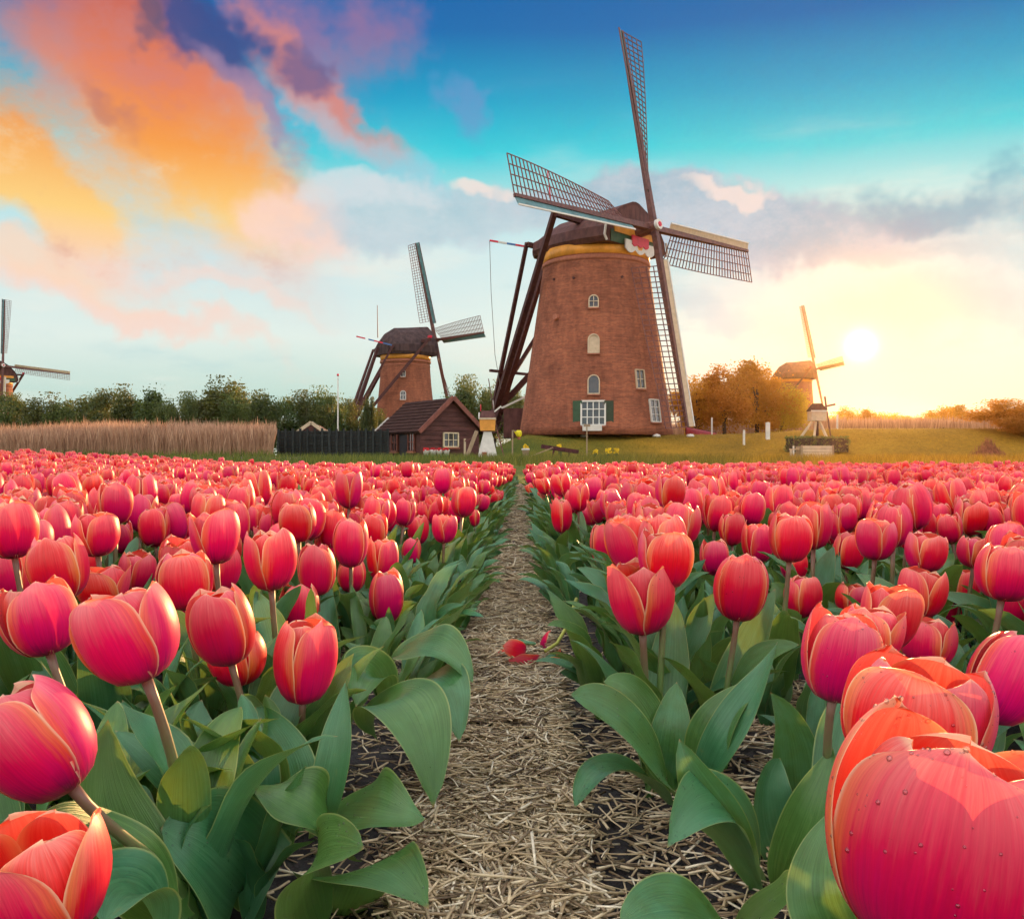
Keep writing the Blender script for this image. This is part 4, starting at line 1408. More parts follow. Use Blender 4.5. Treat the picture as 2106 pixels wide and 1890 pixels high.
def window(parent, c, nrm, w, h, cols, rows, arched=False, blind=False, frame=M_WHITE):
    """window > frame, pane, bars; c centre, nrm outward normal (parent space)"""
    n = Vector(nrm).normalized()
    u = Vector((0, 0, 1))
    u = (u - n * u.dot(n)).normalized()
    s = u.cross(n)
    c = Vector(c)
    mk = lambda a, b, z=0.0: c + s * a + u * b + n * z
    fw = 0.07 * max(1.0, w)
    wroot = MB()
    out = [(-w / 2, -h / 2), (w / 2, -h / 2)]
    if arched:
        for k in range(9):
            a = math.pi * k / 8
            out.append((w / 2 * math.cos(a), h / 2 - w / 2 + w / 2 * math.sin(a)))
    else:
        out += [(w / 2, h / 2), (-w / 2, h / 2)]
    pts = [mk(a, b, 0.05) for a, b in out]
    for i in range(len(pts)):
        wroot.beam(pts[i], pts[(i + 1) % len(pts)], fw, 0.12, up=n)
    win = wroot.build('window', frame, parent)
    pm = MB()
    pm.add([mk(a, b, 0.02) for a, b in out], [tuple(range(len(out)))])
    pm.build('pane', frame if blind else M_GLASS, win)
    if not blind:
        bm = MB()
        for k in range(1, cols):
            a = -w / 2 + w * k / cols
            top = h / 2 if not arched else h / 2 - w / 2 + math.sqrt(max(0, (w / 2) ** 2 - a * a))
            bm.beam(mk(a, -h / 2, 0.05), mk(a, top, 0.05), fw * 0.6, 0.05, up=n)
        for k in range(1, rows):
            b = -h / 2 + h * k / rows
            bm.beam(mk(-w / 2, b, 0.052), mk(w / 2, b, 0.052), fw * 0.55, 0.05, up=n)
        bm.build('glazing_bars', frame, win)
    MB().beam(mk(-w / 2 - 0.08, -h / 2 - 0.09, 0.06), mk(w / 2 + 0.08, -h / 2 - 0.09, 0.06), 0.09, 0.18, up=n).build('sill', M_LINTEL, win)
    return win


def mill(label, hub, L, a, tilt, theta, behind, zb, r0, r1, fwd, zt, capmat, brick, front_paint=True, detail=2, lat=2.1, name='windmill', taillen=10.0, curve=1.2, capw=1.0, cr=None, ch=1.0):
    """a round brick tower mill; hub: world position, f: way the sails face"""
    f = Vector((math.sin(R(a)), math.cos(R(a)) * (1 if behind else -1), 0))
    sd = Vector((-f.y, f.x, 0))
    Z = Vector((0, 0, 1))
    hub = Vector(hub)
    base = hub - f * fwd
    base.z = zb
    root = tag(empty(name, base), label, 'windmill', 'windmills along the dike')
    ht = zt - zb
    hubl = hub - base
    # tower
    prof = []
    for k in range(25):
        z = ht * k / 24
        prof.append((r1 + (r0 - r1) * (1 - k / 24) ** curve, z))
    tw = MB().lathe(prof, 64).build('tower', brick, root, True)
    if detail:
        for (z, dr, h, mm) in ((ht - 1.35, 0.07, 0.16, M_LINTEL), (ht - 0.85, 0.16, 0.30, M_LINTEL)):
            rr = r1 + dr
            MB().lathe([(rr - 0.1, z), (rr, z + 0.02), (rr + 0.02, z + h * 0.5), (rr, z + h), (rr - 0.1, z + h + 0.02)], 64, cap=False).build('cornice', mm, tw, True)
    rr = r1 + 0.10
    MB().lathe([(rr - 0.1, ht - 0.45), (rr, ht - 0.44), (rr + 0.05, ht + 0.25), (rr - 0.15, ht + 0.27)], 64).build('cap_ring', M_OCHRE, root, True)
    cz = ht + 0.12
    P = lambda p, q, z: f * p + sd * q + Z * z
    # cap
    wr = (cr or r1) * capw
    sec = [(1.0, -0.25), (1.07, 0.15), (1.03, 1.05), (0.86, 1.9), (0.52, 2.95), (0.12, 3.66), (0.0, 3.74)]
    stations = [(-1.12, 0.46, 0.62), (-0.92, 0.70, 0.84), (-0.52, 0.92, 0.98), (0.1, 0.97, 1.05), (0.55, 1.02, 1.03), (0.98, 1.06, 0.97)]
    cap = MB()
    rows = []
    for (p, hs, ws) in stations:
        ring = []
        for (q, z) in sec:
            ring.append(P(p * wr, q * wr * ws, cz + 0.2 + z * ch * (hs if z > 1.1 else min(1, hs + 0.25))))
        for (q, z) in reversed(sec[:-1]):
            ring.append(P(p * wr, -q * wr * ws, cz + 0.2 + z * ch * (hs if z > 1.1 else min(1, hs + 0.25))))
        rows.append(ring)
    m_ = len(rows[0])
    vs = [v for rg_ in rows for v in rg_]
    fs = []
    for i in range(len(rows) - 1):
        for j in range(m_ - 1):
            fs.append((i * m_ + j, i * m_ + j + 1, (i + 1) * m_ + j + 1, (i + 1) * m_ + j))
    fs.append(tuple(range(m_ - 1, -1, -1)))
    fs.append(tuple((len(rows) - 1) * m_ + j for j in range(m_)))
    fs.append(tuple([i * m_ for i in range(len(rows))] + [i * m_ + m_ - 1 for i in range(len(rows) - 1, -1, -1)]))
    cap.add(vs, fs)
    capo = cap.build('cap', capmat, root, False)
    if front_paint:
        pf = 0.90 * wr
        fr = [P(0.98 * wr + 0.03, q * wr * 0.90, cz + 0.20 + z * ch * 0.98) for (q, z) in sec] + [P(0.98 * wr + 0.03, -q * wr * 0.90, cz + 0.20 + z * ch * 0.98) for (q, z) in reversed(sec[:-1])]
        pf = 0.98 * wr + 0.04
        MB().add(fr, [tuple(range(len(fr)))]).build('front_boards', M_TARWOOD, capo)
        MB().box((0, 0, 0), (0.06, wr * 1.7, 0.8)).build('green_boards', M_GREEN, capo).matrix_basis = Matrix.Translation(P(pf + 0.03, 0, cz + 0.45)) @ Matrix.Rotation(math.atan2(f.y, f.x), 4, 'Z')
        tr = MB()
        edge = [P(pf + 0.05, q * wr * 0.99, cz + 0.2 + z * ch * (1.12 if z > 1.1 else 1.0)) for (q, z) in sec] + [P(pf + 0.07, -q * wr * 0.99, cz + 0.2 + z * ch * (1.12 if z > 1.1 else 1.0)) for (q, z) in reversed(sec[:-1])]
        for i in (0, 1, len(edge) - 3, len(edge) - 2):
            tr.beam(edge[i], edge[i + 1], 0.14, 0.10, up=f)
        tr.build('bargeboard', M_WHITE, capo)
        MB().box((0, 0, 0), (0.1, wr * 1.5, 0.45)).build('front_stripe', M_OCHRE, capo).matrix_basis = Matrix.Translation(P(pf + 0.08, 0, cz + 0.95)) @ Matrix.Rotation(math.atan2(f.y, f.x), 4, 'Z')
        # beard: scalloped board under the shaft
        for (q0, mm, zz, s_) in ((0, M_WHITE, cz - 0.25, 0.62), (0, M_RED, cz + 0.12, 0.36)):
            bd = MB()
            n_ = 12
            top = [P(pf + 0.30 + (0.05 if mm is M_RED else 0), (k / n_ * 2 - 1) * wr * 0.78 * s_, zz + 0.62) for k in range(n_ + 1)]
            bot = [P(pf + 0.30 + (0.05 if mm is M_RED else 0), (k / n_ * 2 - 1) * wr * 0.78 * s_, zz - 0.10 - 0.42 * abs(math.sin(k / n_ * math.pi * 3)) * s_ + 0.12) for k in range(n_ + 1)]
            bk = [p - f * 0.08 for p in top] + [p - f * 0.08 for p in bot]
            N_ = n_ + 1
            vs = top + bot + bk
            fs = [(i, i + N_, i + N_ + 1, i + 1) for i in range(n_)] + [(2 * N_ + i, 2 * N_ + i + 1, 3 * N_ + i + 1, 3 * N_ + i) for i in range(n_)]
            fs += [(i + N_, 3 * N_ + i, 3 * N_ + i + 1, i + N_ + 1) for i in range(n_)] + [(i, i + 1, 2 * N_ + i + 1, 2 * N_ + i) for i in range(n_)]
            bd.add(vs, fs)
            bd.build('beard', mm, capo)
    # windshaft and head
    n = (f * math.cos(R(tilt)) + Z * math.sin(R(tilt))).normalized()
    MB().tube([hubl - n * (fwd * 0.9), hubl - n * 0.35, hubl + n * 0.45], [0.34, 0.42, 0.34], 10).build('windshaft', M_STOCK, root)
    hd = MB().tube([hubl + n * 0.40, hubl + n * 0.62], [0.36, 0.36], 16).build('shaft_head', M_WHITE, root)
    MB().tube([hubl + n * 0.6, hubl + n * 0.68], [0.17, 0.17], 12).build('shaft_boss', M_RED, hd)
    h = Z.cross(n).normalized()
    u = n.cross(h)
    for k in range(4):
        ang = R(theta) + k * math.pi / 2
        v = h * math.cos(ang) + u * math.sin(ang)
        c = h * math.sin(ang) - u * math.cos(ang)
        o0 = hubl + n * (0.16 if k % 2 else -0.16)
        sail = MB().beam(o0 - v * 0.1, o0 + v * L, 0.40, 0.40, up=n, w2=0.20, h2=0.20).build('sail', M_STOCK, root)
        lt = MB()
        r_in = 0.20 * L
        nb = 30
        rails = [[], [], [], []]
        for j in range(nb + 1):
            r = r_in + (L - r_in) * j / nb
            tau = R(30) * (1 - j / nb) ** 1.3 + R(2)
            w_ = lat * (0.86 + 0.14 * j / nb)
            dr = c * math.cos(tau) - n * math.sin(tau)
            p0 = o0 + v * r
            lt.beam(p0 - dr * 0.12, p0 + dr * w_, 0.055, 0.055, up=n)
            for q in range(4):
                rails[q].append(p0 + dr * w_ * (q + 1) / 4)
        for q in range(4):
            for j in range(0, nb, 3):
                lt.beam(rails[q][j], rails[q][min(j + 3, nb)], 0.05, 0.05, up=n)
        lt.build('lattice', M_LATH, sail)
        bd, wt = MB(), MB()
        nseg = 6
        prev = None
        for j in range(nseg + 1):
            r = 0.17 * L + (0.83 * L) * j / nseg
            tau = R(30) - R(12) * j / nseg
            dr = -c * math.cos(tau) + n * math.sin(tau)
            p0 = o0 + v * r
            cur = (p0 + dr * 0.10, p0 + dr * 0.62, n)
            if prev:
                a0, a1 = prev[0], prev[1]
                b0, b1 = cur[0], cur[1]
                th = n * 0.05
                bd.add([a0, a1, b1, b0, a0 - th, a1 - th, b1 - th, b0 - th], [(0, 3, 2, 1), (4, 5, 6, 7), (0, 1, 5, 4), (1, 2, 6, 5), (2, 3, 7, 6), (3, 0, 4, 7)])
                wt.beam(a1, b1, 0.10, 0.07, up=n)
            prev = cur
        bd.build('wind_board', M_TEAL if k in (1, 2) else M_CREAM, sail)  # cream on right and lower boards puts their sunlit tone into the colour
        wt.build('board_edge', M_STOCK if k == 1 else M_WHITE, sail)
    # tail with braces
    foot = P(-taillen, 0, 1.0)
    MB().beam(P(-1.25 * wr, 0, cz + 0.9), foot, 0.34, 0.34, w2=0.58, h2=0.58).build('tail_pole', M_BEAM, root)
    ls, ss = 1.62 * wr, 0.95 * wr
    zl, zs = cz + 1.75, cz + 0.85
    MB().beam(P(0.28 * wr, -ls, zl), P(0.28 * wr, ls, zl), 0.36, 0.36).build('tail_beam', M_BEAM, root)
    MB().beam(P(-1.02 * wr, -ss, zs), P(-1.02 * wr, ss, zs), 0.32, 0.32).build('tail_beam', M_BEAM, root)
    for s_ in (-1, 1):
        MB().beam(P(0.28 * wr, s_ * ls, zl + 0.2), foot + Z * 0.9, 0.34, 0.34, w2=0.40, h2=0.40).build('brace', M_BEAM, root)
        MB().beam(P(-1.02 * wr, s_ * ss, zs + 0.1), foot + Z * 1.6, 0.24, 0.24, w2=0.3, h2=0.3).build('brace', M_BEAM, root)
        MB().box(P(0.28 * wr, s_ * ls, zl + 0.35), (0.42, 0.42, 0.32), math.atan2(f.y, f.x)).build('beam_cap', M_RED, root)
    MB().beam(P(-taillen * 0.84, -2.1, ht * 0.40), P(-taillen * 0.84, 2.1, ht * 0.40), 0.2, 0.2).build('cross_beam', M_BEAM, root)
    wh = MB()
    fc = foot + Z * 0.35
    for k in range(16):
        a0, a1 = 2 * math.pi * k / 16, 2 * math.pi * (k + 1) / 16
        wh.beam(fc + (f * math.cos(a0) + Z * math.sin(a0)) * 0.9, fc + (f * math.cos(a1) + Z * math.sin(a1)) * 0.9, 0.09)
    for k in range(4):
        a0 = math.pi * k / 4
        dv = (f * math.cos(a0) + Z * math.sin(a0)) * 0.9
        wh.beam(fc - dv, fc + dv, 0.07)
    wh.build('winch_wheel', M_BEAM, root)
    return root, f, sd, P, cz, ht


# the large mill
hubB = W3(1341, 467, 62.4)
big, fB, sB, PB, czB, htB = mill('largest brick windmill with red-brown cap and wide lattice sails on the dike', hubB, 13.75, 47.5, 9.0, 3.0, False, 2.05, 5.45, 3.66, 4.75,
                                 S2Z(531, 65.6), M_TARWOOD, M_BRICK, capw=0.96, ch=0.76, curve=1.05, lat=2.5)
cB = big.location


def on_tower(px, py, dr=0.0):
    """point and normal on the large mill's wall where the photograph's pixel looks"""
    d = cB.y - 4.0
    for _ in range(3):
        z = S2Z(py, d) - cB.z
        k = min(max(z / htB, 0), 1)
        r = 3.66 + (5.45 - 3.66) * (1 - k) ** 1.05
        off = S2X(px, d) - cB.x
        sn = max(-0.97, min(0.97, off / r))
        d = cB.y - r * math.cos(math.asin(sn))
    slope = (5.45 - 3.66) / htB
    n = Vector((sn, -math.cos(math.asin(sn)), slope)).normalized()
    return Vector((off, d - cB.y, z)) + n * dr, n


for (px, py, w, h, c_, r_, ar, bl) in ((1221, 620, 0.62, 0.82, 2, 2, True, False), (1221, 707, 0.72, 1.25, 2, 2, True, True), (1221, 791, 0.74, 1.25, 1, 1, True, False),
                                       (1220, 850, 1.55, 1.6, 4, 3, False, False), (1316, 780, 0.7, 1.25, 2, 2, False, False), (1346, 845, 0.95, 1.5, 2, 3, False, False)):
    p, n = on_tower(px, py)
    window(big, p, n, w, h, c_, r_, ar, bl, M_CREAM if h < 1.4 else M_WHITE)
for (px, mm, w) in ((1188, M_GREEN, 0.62), (1252, M_DKGREEN, 0.62)):
    p, n = on_tower(px, 850, 0.04)
    s_ = Vector((0, 0, 1)).cross(n).normalized()
    MB().beam(p - Vector((0, 0, 0.82)), p + Vector((0, 0, 0.82)), w, 0.07, up=n).build('shutter', mm, big)
p, n = on_tower(1218, 881, 0.22)
MB().beam(p - Vector((0.62, 0.05, 0)), p + Vector((0.62, 0, 0)), 0.34, 0.40).build('window_box', M_WHITE, big)
for (px, py) in ((1180, 572), (1140, 575), (1279, 570)):
    p, n = on_tower(px, py, 0.02)
    MB().tube([p - n * 0.05, p + n * 0.06], 0.09, 8).build('wall_anchor', M_BEAM, big)
p, n = on_tower(1145, 653, 0.0)
MB().tube([p - n * 0.1, p + n * 0.22], [0.26, 0.20], 12).build('drain_stone', M_LINTEL, big)
# poles on the cap: striped bar with hanging line, and two thin rods
p0 = W3(1078, 507, 66) - cB
p1 = W3(1007, 495, 66) - cB
for k, mm in enumerate((M_RED, M_BLUE, M_WHITE, M_RED)):
    MB().beam(p0.lerp(p1, k / 4), p0.lerp(p1, (k + 1) / 4), 0.12).build('striped_pole', mm, big)
MB().tube([p1, W3(1010, 600, 66) - cB, W3(1018, 730, 66) - cB, W3(1030, 800, 66) - cB], 0.02, 5).build('rope', M_ROPE, big)
MB().tube([W3(1138, 462, 64) - cB, W3(1126, 352, 64) - cB], [0.06, 0.035], 6).build('lightning_rod', M_RED, big)
# low brick outhouse behind the left foot of the tower
ex = MB()
q0 = W3(1056, 898, 70) - cB
ex.box(q0 + Vector((0.2, 0.6, 1.0)), (1.9, 3.0, 2.2))
eo = ex.build('annex', M_TARWOOD, big)
MB().beam(q0 + Vector((-0.9, -1.0, 2.1)), q0 + Vector((1.4, -1.0, 3.2)), 0.1, 0.14).build('annex_bargeboard', M_WHITE, eo)

# the mill behind the barn: seen from its tail side
hub2 = W3(893, 700, 124.8)
m2, f2, s2, P2, cz2, ht2 = mill('smaller brick windmill with dark thatched cap behind the wooden barn', hub2, 13.0, 57, 14.0, 1.8, True, 0.5, 4.75, 3.2, 4.3, S2Z(735, 122.4),
                                M_THATCH, M_BRICK, False, 1, lat=2.1, taillen=9.0, curve=1.5)
c2 = m2.location


def on2(px, py):
    d = c2.y - 3.6
    off = S2X(px, d) - c2.x
    return Vector((off, d - c2.y, S2Z(py, d) - c2.z)), Vector((off / 3.6, -math.sqrt(max(0.05, 1 - (off / 3.6) ** 2)), 0.1)).normalized()


for (px, py, w, h) in ((829, 768, 0.6, 0.9), (829, 813, 0.7, 1.15)):
    p, n = on2(px, py)
    window(m2, p, n, w, h, 2, 2, True)
MB().tube([W3(777, 695, 123) - c2, W3(776, 628, 123) - c2], [0.07, 0.04], 6).build('lightning_rod', M_LATH, m2)
p0, p1 = W3(806, 710, 118) - c2, W3(733, 692, 118) - c2
for k, mm in enumerate((M_BLUE, M_RED, M_BLUE, M_RED)):
    MB().beam(p0.lerp(p1, k / 4), p0.lerp(p1, (k + 1) / 4 if k != 2 else 0.66), 0.16).build('striped_pole', mm, m2)

# the mill against the sun and the mill cut by the left picture edge
mill('hazy golden windmill standing against the low sun at right', W3(1675, 760, 195.4), 13.7, 84, 12, -0.6, True, 1.6, 4.9, 3.5, 4.4, S2Z(783, 195), M_THATCH, M_BRICK, False, 0, taillen=9.5, lat=1.2)
mill('distant windmill cut by the left picture edge, one sail pointing right', W3(5, 752, 190), 13.8, 50, 4.4, -3.3, False, 0.5, 4.9, 3.4, 4.4, S2Z(786, 192), M_THATCH, M_BRICK, True, 1, taillen=9.5, lat=1.3)


# ------------------------------------------------------------------ barn
M_BARNWALL = mat('barn_boards', (0.100, 0.036, 0.030), 0.75, 0.2, 4.0, 0.3, 10.0, stretch=(0.3, 0.3, 1))
M_BARNTILE = mat('barn_tiles', (0.058, 0.030, 0.026), 0.95, 0.3, 3.0, 0.3, 8.0, spec=0.08)
M_BARNTRIM = mat('barn_trim', (0.20, 0.065, 0.045), 0.6, 0.15, 4.0)
M_DARKDOOR = mat('dark_doorway', (0.018, 0.014, 0.018), 0.7)
bz = gzf(-4, 56) - 0.05
gA = W3(865, 946, 56.2); gA.z = bz                         # near corner of gable and long side
gdir = Vector((math.cos(R(-30)), math.sin(R(30)), 0)).normalized()     # along the gable, to the right and back
ldir = Vector((-math.cos(R(55)), math.sin(R(55)), 0)).normalized()     # along the long side, to the left and back
gw, ll = 4.0, 5.4
barn = tag(empty('barn', gA), 'small dark wooden barn with tiled roof and white window beside the fence', 'barn')
eh, rh = 1.85, 3.75
A, B_ = Vector((0, 0, 0)), gdir * gw
up = Vector((0, 0, 1))
wm = MB()
apex = gdir * gw / 2 + up * (rh - 0.12)
wm.add([A, B_, B_ + up * eh, apex, A + up * eh], [(0, 1, 2, 3, 4)])
wm.add([A + ldir * ll, B_ + ldir * ll, B_ + ldir * ll + up * eh, apex + ldir * ll, A + ldir * ll + up * eh], [(4, 3, 2, 1, 0)])
wm.add([A, A + up * eh, A + up * eh + ldir * ll, A + ldir * ll], [(0, 1, 2, 3)])
wm.add([B_, B_ + up * eh, B_ + up * eh + ldir * ll, B_ + ldir * ll], [(3, 2, 1, 0)])
wall = wm.build('wall', M_BARNWALL, barn)
gn = gdir.cross(up).normalized()
if gn.y > 0:
    gn = -gn
ln = ldir.cross(up).normalized()
if ln.dot(gdir) > 0:
    ln = -ln
nb = 13
for k in range(nb):                                        # overlapping boards on the gable
    z0, z1 = k * rh / nb + 0.02, (k + 1) * rh / nb - 0.012
    def span(z):
        if z <= eh:
            return 0.0, gw
        f_ = (z - eh) / (rh - 0.12 - eh)
        return min(f_, 1) * gw / 2, gw - min(f_, 1) * gw / 2
    a0, a1 = span(z0)
    b0, b1 = span(min(z1, rh - 0.14))
    z1 = min(z1, rh - 0.14)
    if z1 <= z0 or b1 - b0 < 0.02:
        continue
    vs = [gdir * a0 + up * z0 + gn * 0.045, gdir * a1 + up * z0 + gn * 0.045, gdir * b1 + up * z1 + gn * 0.02, gdir * b0 + up * z1 + gn * 0.02,
          gdir * a0 + up * z0 + gn * 0.004, gdir * a1 + up * z0 + gn * 0.004, gdir * b1 + up * z1 + gn * 0.004, gdir * b0 + up * z1 + gn * 0.004]
    MB().add(vs, [(0, 1, 2, 3), (0, 4, 5, 1), (3, 2, 6, 7), (1, 5, 6, 2), (0, 3, 7, 4)]).build('board', M_BARNWALL, wall)
rf = MB()
oh = 0.35
e0 = A + up * (eh - 0.22) - gdir * 0.30
e1 = B_ + up * (eh - 0.22) + gdir * 0.30
top = gdir * gw / 2 + up * rh
for (e, sgn) in ((e0, 1), (e1, -1)):
    q = [e - ldir * oh, e + ldir * (ll + oh), top + ldir * (ll + oh), top - ldir * oh]
    nn = (q[1] - q[0]).cross(q[3] - q[0]).normalized()
    if nn.z < 0:
        nn = -nn
    rf.add(q + [p - nn * 0.10 for p in q], [(0, 1, 2, 3), (7, 6, 5, 4), (0, 4, 5, 1), (1, 5, 6, 2), (2, 6, 7, 3), (3, 7, 4, 0)])
roof = rf.build('roof', M_BARNTILE, barn)
# tiles on the slope in view
q = [e0 - ldir * oh, e0 + ldir * (ll + oh), top - ldir * oh]
la, sa = (q[1] - q[0]), (q[2] - q[0])
nn = la.cross(sa).normalized()
if nn.z < 0:
    nn = -nn
nr, nc = 10, 20
tl = MB()
su, sv = la / nc, sa / nr
tl.add([Vector((0, 0, 0)) + nn * 0.05, su * 0.94 + nn * 0.06, su * 0.94 + sv * 1.02 + nn * 0.012, sv * 1.02 + nn * 0.012, Vector((0, 0, 0)), su * 0.94, su * 0.5 + nn * 0.075, su * 0.5 + sv * 1.02 + nn * 0.03],
       [(0, 6, 7, 3), (6, 1, 2, 7), (0, 4, 5, 1, 6)])
tme = tl.mesh('tile', [M_BARNTILE])
rq = random.Random(4)
for i in range(nr):
    for j in range(nc):
        tobj = link('tile', tme, roof)
        tobj.location = q[0] + su * j + sv * i + nn * (0.004 + rq.random() * 0.015)
for (e, tt) in ((e0, 0), (e1, 1)):
    MB().beam(e - ldir * (oh + 0.04), top - ldir * (oh + 0.04) + up * 0.05, 0.10, 0.26, up=up).build('bargeboard', M_BARNTRIM, barn)
MB().beam(e0 + ldir * (ll + oh + 0.05), e0 + ldir * (ll + oh + 0.05) + (top - e0) * 0.5, 0.08, 0.22).build('bargeboard', M_WHITE, barn)
wp = gdir * (gw * 0.50) + up * 1.18 + gn * 0.06
window(barn, wp, gn, 1.0, 0.85, 3, 2, frame=mat('cream_frame', (0.72, 0.58, 0.36), 0.5))
for k, (s0, hh) in enumerate(((1.0, 1.2), (3.2, 1.2))):
    window(barn, ldir * s0 + up * 1.05 + ln * 0.05, ln, 0.75, 1.1, 2, 2, frame=M_BARNTRIM)
MB().beam(ldir * 2.1 + ln * 0.04, ldir * 2.1 + ln * 0.04 + up * 1.75, 0.95, 0.06, up=ln).build('door', M_DARKDOOR, barn)


# ------------------------------------------------------------------ fence, sheds, yard things
M_HURDLE = mat('hurdle_wood', (0.030, 0.034, 0.032), 0.85, 0.3, 6.0, 0.4, 20)
fence = tag(empty('fence', (S2X(573, 57), 57, gzf(S2X(573, 57), 57))), 'dark slatted wooden fence between the reeds and the barn', 'fence')
x0, x1 = S2X(575, 57), S2X(800, 57)
npan = 15
pw = (x1 - x0) / npan
post = MB().box((0, 0, 0.86), (0.13, 0.13, 1.9)).mesh('post', [M_HURDLE])
slat = MB().box((pw / 2, 0, 0), (pw * 0.96, 0.05, 0.115)).mesh('slat', [M_HURDLE])
for k in range(npan + 1):
    o = link('post', post, fence)
    o.location = (k * pw, -0.07, rq.uniform(-0.05, 0.04))
    if k < npan:
        for j in range(9):
            o = link('slat', slat, fence)
            o.location = (k * pw, rq.uniform(-0.03, 0.05), 0.12 + j * 0.187 + rq.uniform(-0.015, 0.015))
        # boards close the view at the back
for k in range(npan):
    MB().box((pw / 2, 0, 0.86), (pw * 0.98, 0.03, 1.66)).build('panel', mat('hurdle_back', (0.045, 0.036, 0.030), 0.9, 0.3, 2.0), fence).location = (k * pw, 0.09, 0)

sh = tag(empty('shed', W3(640, 905, 62)), 'pale gabled shed peeping over the dark fence', 'shed')
sh.location.z = gzf(sh.location.x, 62)
MB().add([(-1.4, 0, 0), (1.4, 0, 0), (1.4, 0, 1.4), (0, 0, 2.3), (-1.4, 0, 1.4), (-1.4, 3, 0), (1.4, 3, 0), (1.4, 3, 1.4), (0, 3, 2.3), (-1.4, 3, 1.4)],
         [(0, 1, 2, 3, 4), (0, 4, 9, 5), (1, 6, 7, 2), (4, 3, 8, 9), (3, 2, 7, 8), (5, 9, 8, 7, 6)]).build('wall', M_BARNWALL, sh)
for s_ in (-1, 1):
    MB().beam((s_ * 1.6, -0.06, 1.28), (0, -0.06, 2.4), 0.1, 0.22).build('bargeboard', M_CREAM, sh)
    MB().beam((s_ * 0.82, 1.5, 1.92), (s_ * 0.8, 1.5, 1.9), 0.1).build('ridge_piece', M_CREAM, sh)
fp = tag(empty('flagpole', (S2X(695, 60), 60, gzf(S2X(695, 60), 60))), 'thin white flagpole rising behind the fence', 'flagpole')
MB().tube([(0, 0, 0), (0, 0, S2Z(774, 60) - fp.location.z)], [0.06, 0.035], 8).build('pole', M_WHITE, fp)
MB().lathe([(0.02, 0), (0.08, 0.05), (0.08, 0.12), (0.02, 0.17)], 10, (0, 0, S2Z(774, 60) - fp.location.z)).build('finial', M_RED, fp, True)
MB().box((0, 0, 0.1), (0.5, 0.5, 0.2)).build('foot', M_CREAM, fp)

# four painted flower pots in front of the barn
pots = ('red and green painted pot, leftmost of the four before the barn', 'red and green painted pot, second from the left of the four', 'green painted pot with a small red flower, third of the four',
        'red and green painted pot, rightmost of the four before the barn')
for k, px in enumerate((877, 890.5, 904, 918)):
    d = 54.6
    z = gzf(S2X(px, d), d)
    o = tag(empty('flower_pot', (S2X(px, d), d, z)), pots[k], 'flower pot', 'painted pots by the barn')
    MB().lathe([(0.13, 0), (0.15, 0.18)], 16).build('foot', mat('pot_green', (0.05, 0.24, 0.13), 0.4), o, True)
    MB().lathe([(0.152, 0.18), (0.19, 0.40), (0.21, 0.50), (0.18, 0.50)], 16).build('bowl', M_WHITE, o, True)
    fl = MB()
    rf_ = random.Random(k)
    for j in range(26):
        a_, r_, hh = rf_.uniform(0, 6.28), rf_.uniform(0, 0.17), rf_.uniform(0.42, 0.58)
        fl.box((r_ * math.cos(a_) - 0.03, r_ * math.sin(a_) - 0.05, hh), (0.09, 0.09, 0.08), rf_.uniform(0, 1.5))
    fl.build('flowers', mat('pot_flowers', (0.60, 0.02, 0.03), 0.6, 0.3, 20), o)

# garden-size model mill beside the barn
d = 54.0
mm_ = tag(empty('model_windmill', (S2X(1003, d), d, gzf(S2X(1003, d), d) + 0.05)), 'garden-size model mill with white base and orange body beside the barn', 'model windmill')
S = d / FPX
zb = lambda py: S2Z(py, d) - mm_.location.z


def frustum(w0, w1, d0, d1, z0, z1, cx=0.0, cx1=None):
    cx1 = cx if cx1 is None else cx1
    return MB().add([(cx - w0, -d0, z0), (cx + w0, -d0, z0), (cx + w0, d0, z0), (cx - w0, d0, z0), (cx1 - w1, -d1, z1), (cx1 + w1, -d1, z1), (cx1 + w1, d1, z1), (cx1 - w1, d1, z1)],
                    [(3, 2, 1, 0), (4, 5, 6, 7), (0, 1, 5, 4), (1, 2, 6, 5), (2, 3, 7, 6), (3, 0, 4, 7)])


frustum(20 * S, 8 * S, 0.5, 0.25, 0, zb(888)).build('base', M_WHITE, mm_)
frustum(26 * S, 24 * S, 0.7, 0.6, -0.28, 0.0).build('plinth', M_LINTEL, mm_)
frustum(15 * S, 16.5 * S, 0.42, 0.42, zb(886), zb(862)).build('body', M_OCHRE, mm_)
frustum(17.5 * S, 17 * S, 0.47, 0.47, zb(863.5), zb(860)).build('eaves_board', M_CREAM, mm_)
frustum(17 * S, 12 * S, 0.46, 0.10, zb(860), zb(845)).build('roof', M_TARWOOD, mm_)
gl = MB()
for k in range(10):
    a0, a1 = math.pi * k / 9, math.pi * (k + 1) / 9
    if k < 9:
        gl.beam((-17.5 * S, -0.46 * math.cos(a0), zb(862) + 0.36 * math.sin(a0)), (-17.5 * S, -0.46 * math.cos(a1), zb(862) + 0.36 * math.sin(a1)), 0.06)
gl.build('arched_frame', M_WHITE, mm_)
MB().tube([(-14 * S, -0.2, zb(846)), (-14 * S, -0.2, zb(832))], 0.03, 6).build('finial', M_RED, mm_)
hb = Vector((13 * S, -0.30, zb(848)))
for (ex_, ey, w0) in ((-11, -68, 0.13), (15, -12, 0.08), (6, 34, 0.1), (-2, -24, 0.06)):
    MB().beam(hb, hb + Vector((ex_ * S, 0.04 * w0, -ey * S)), 0.05, w0, w2=0.05, h2=w0 * 1.2).build('sail', M_STOCK if ey in (-68, 34) else M_WHITE, mm_)
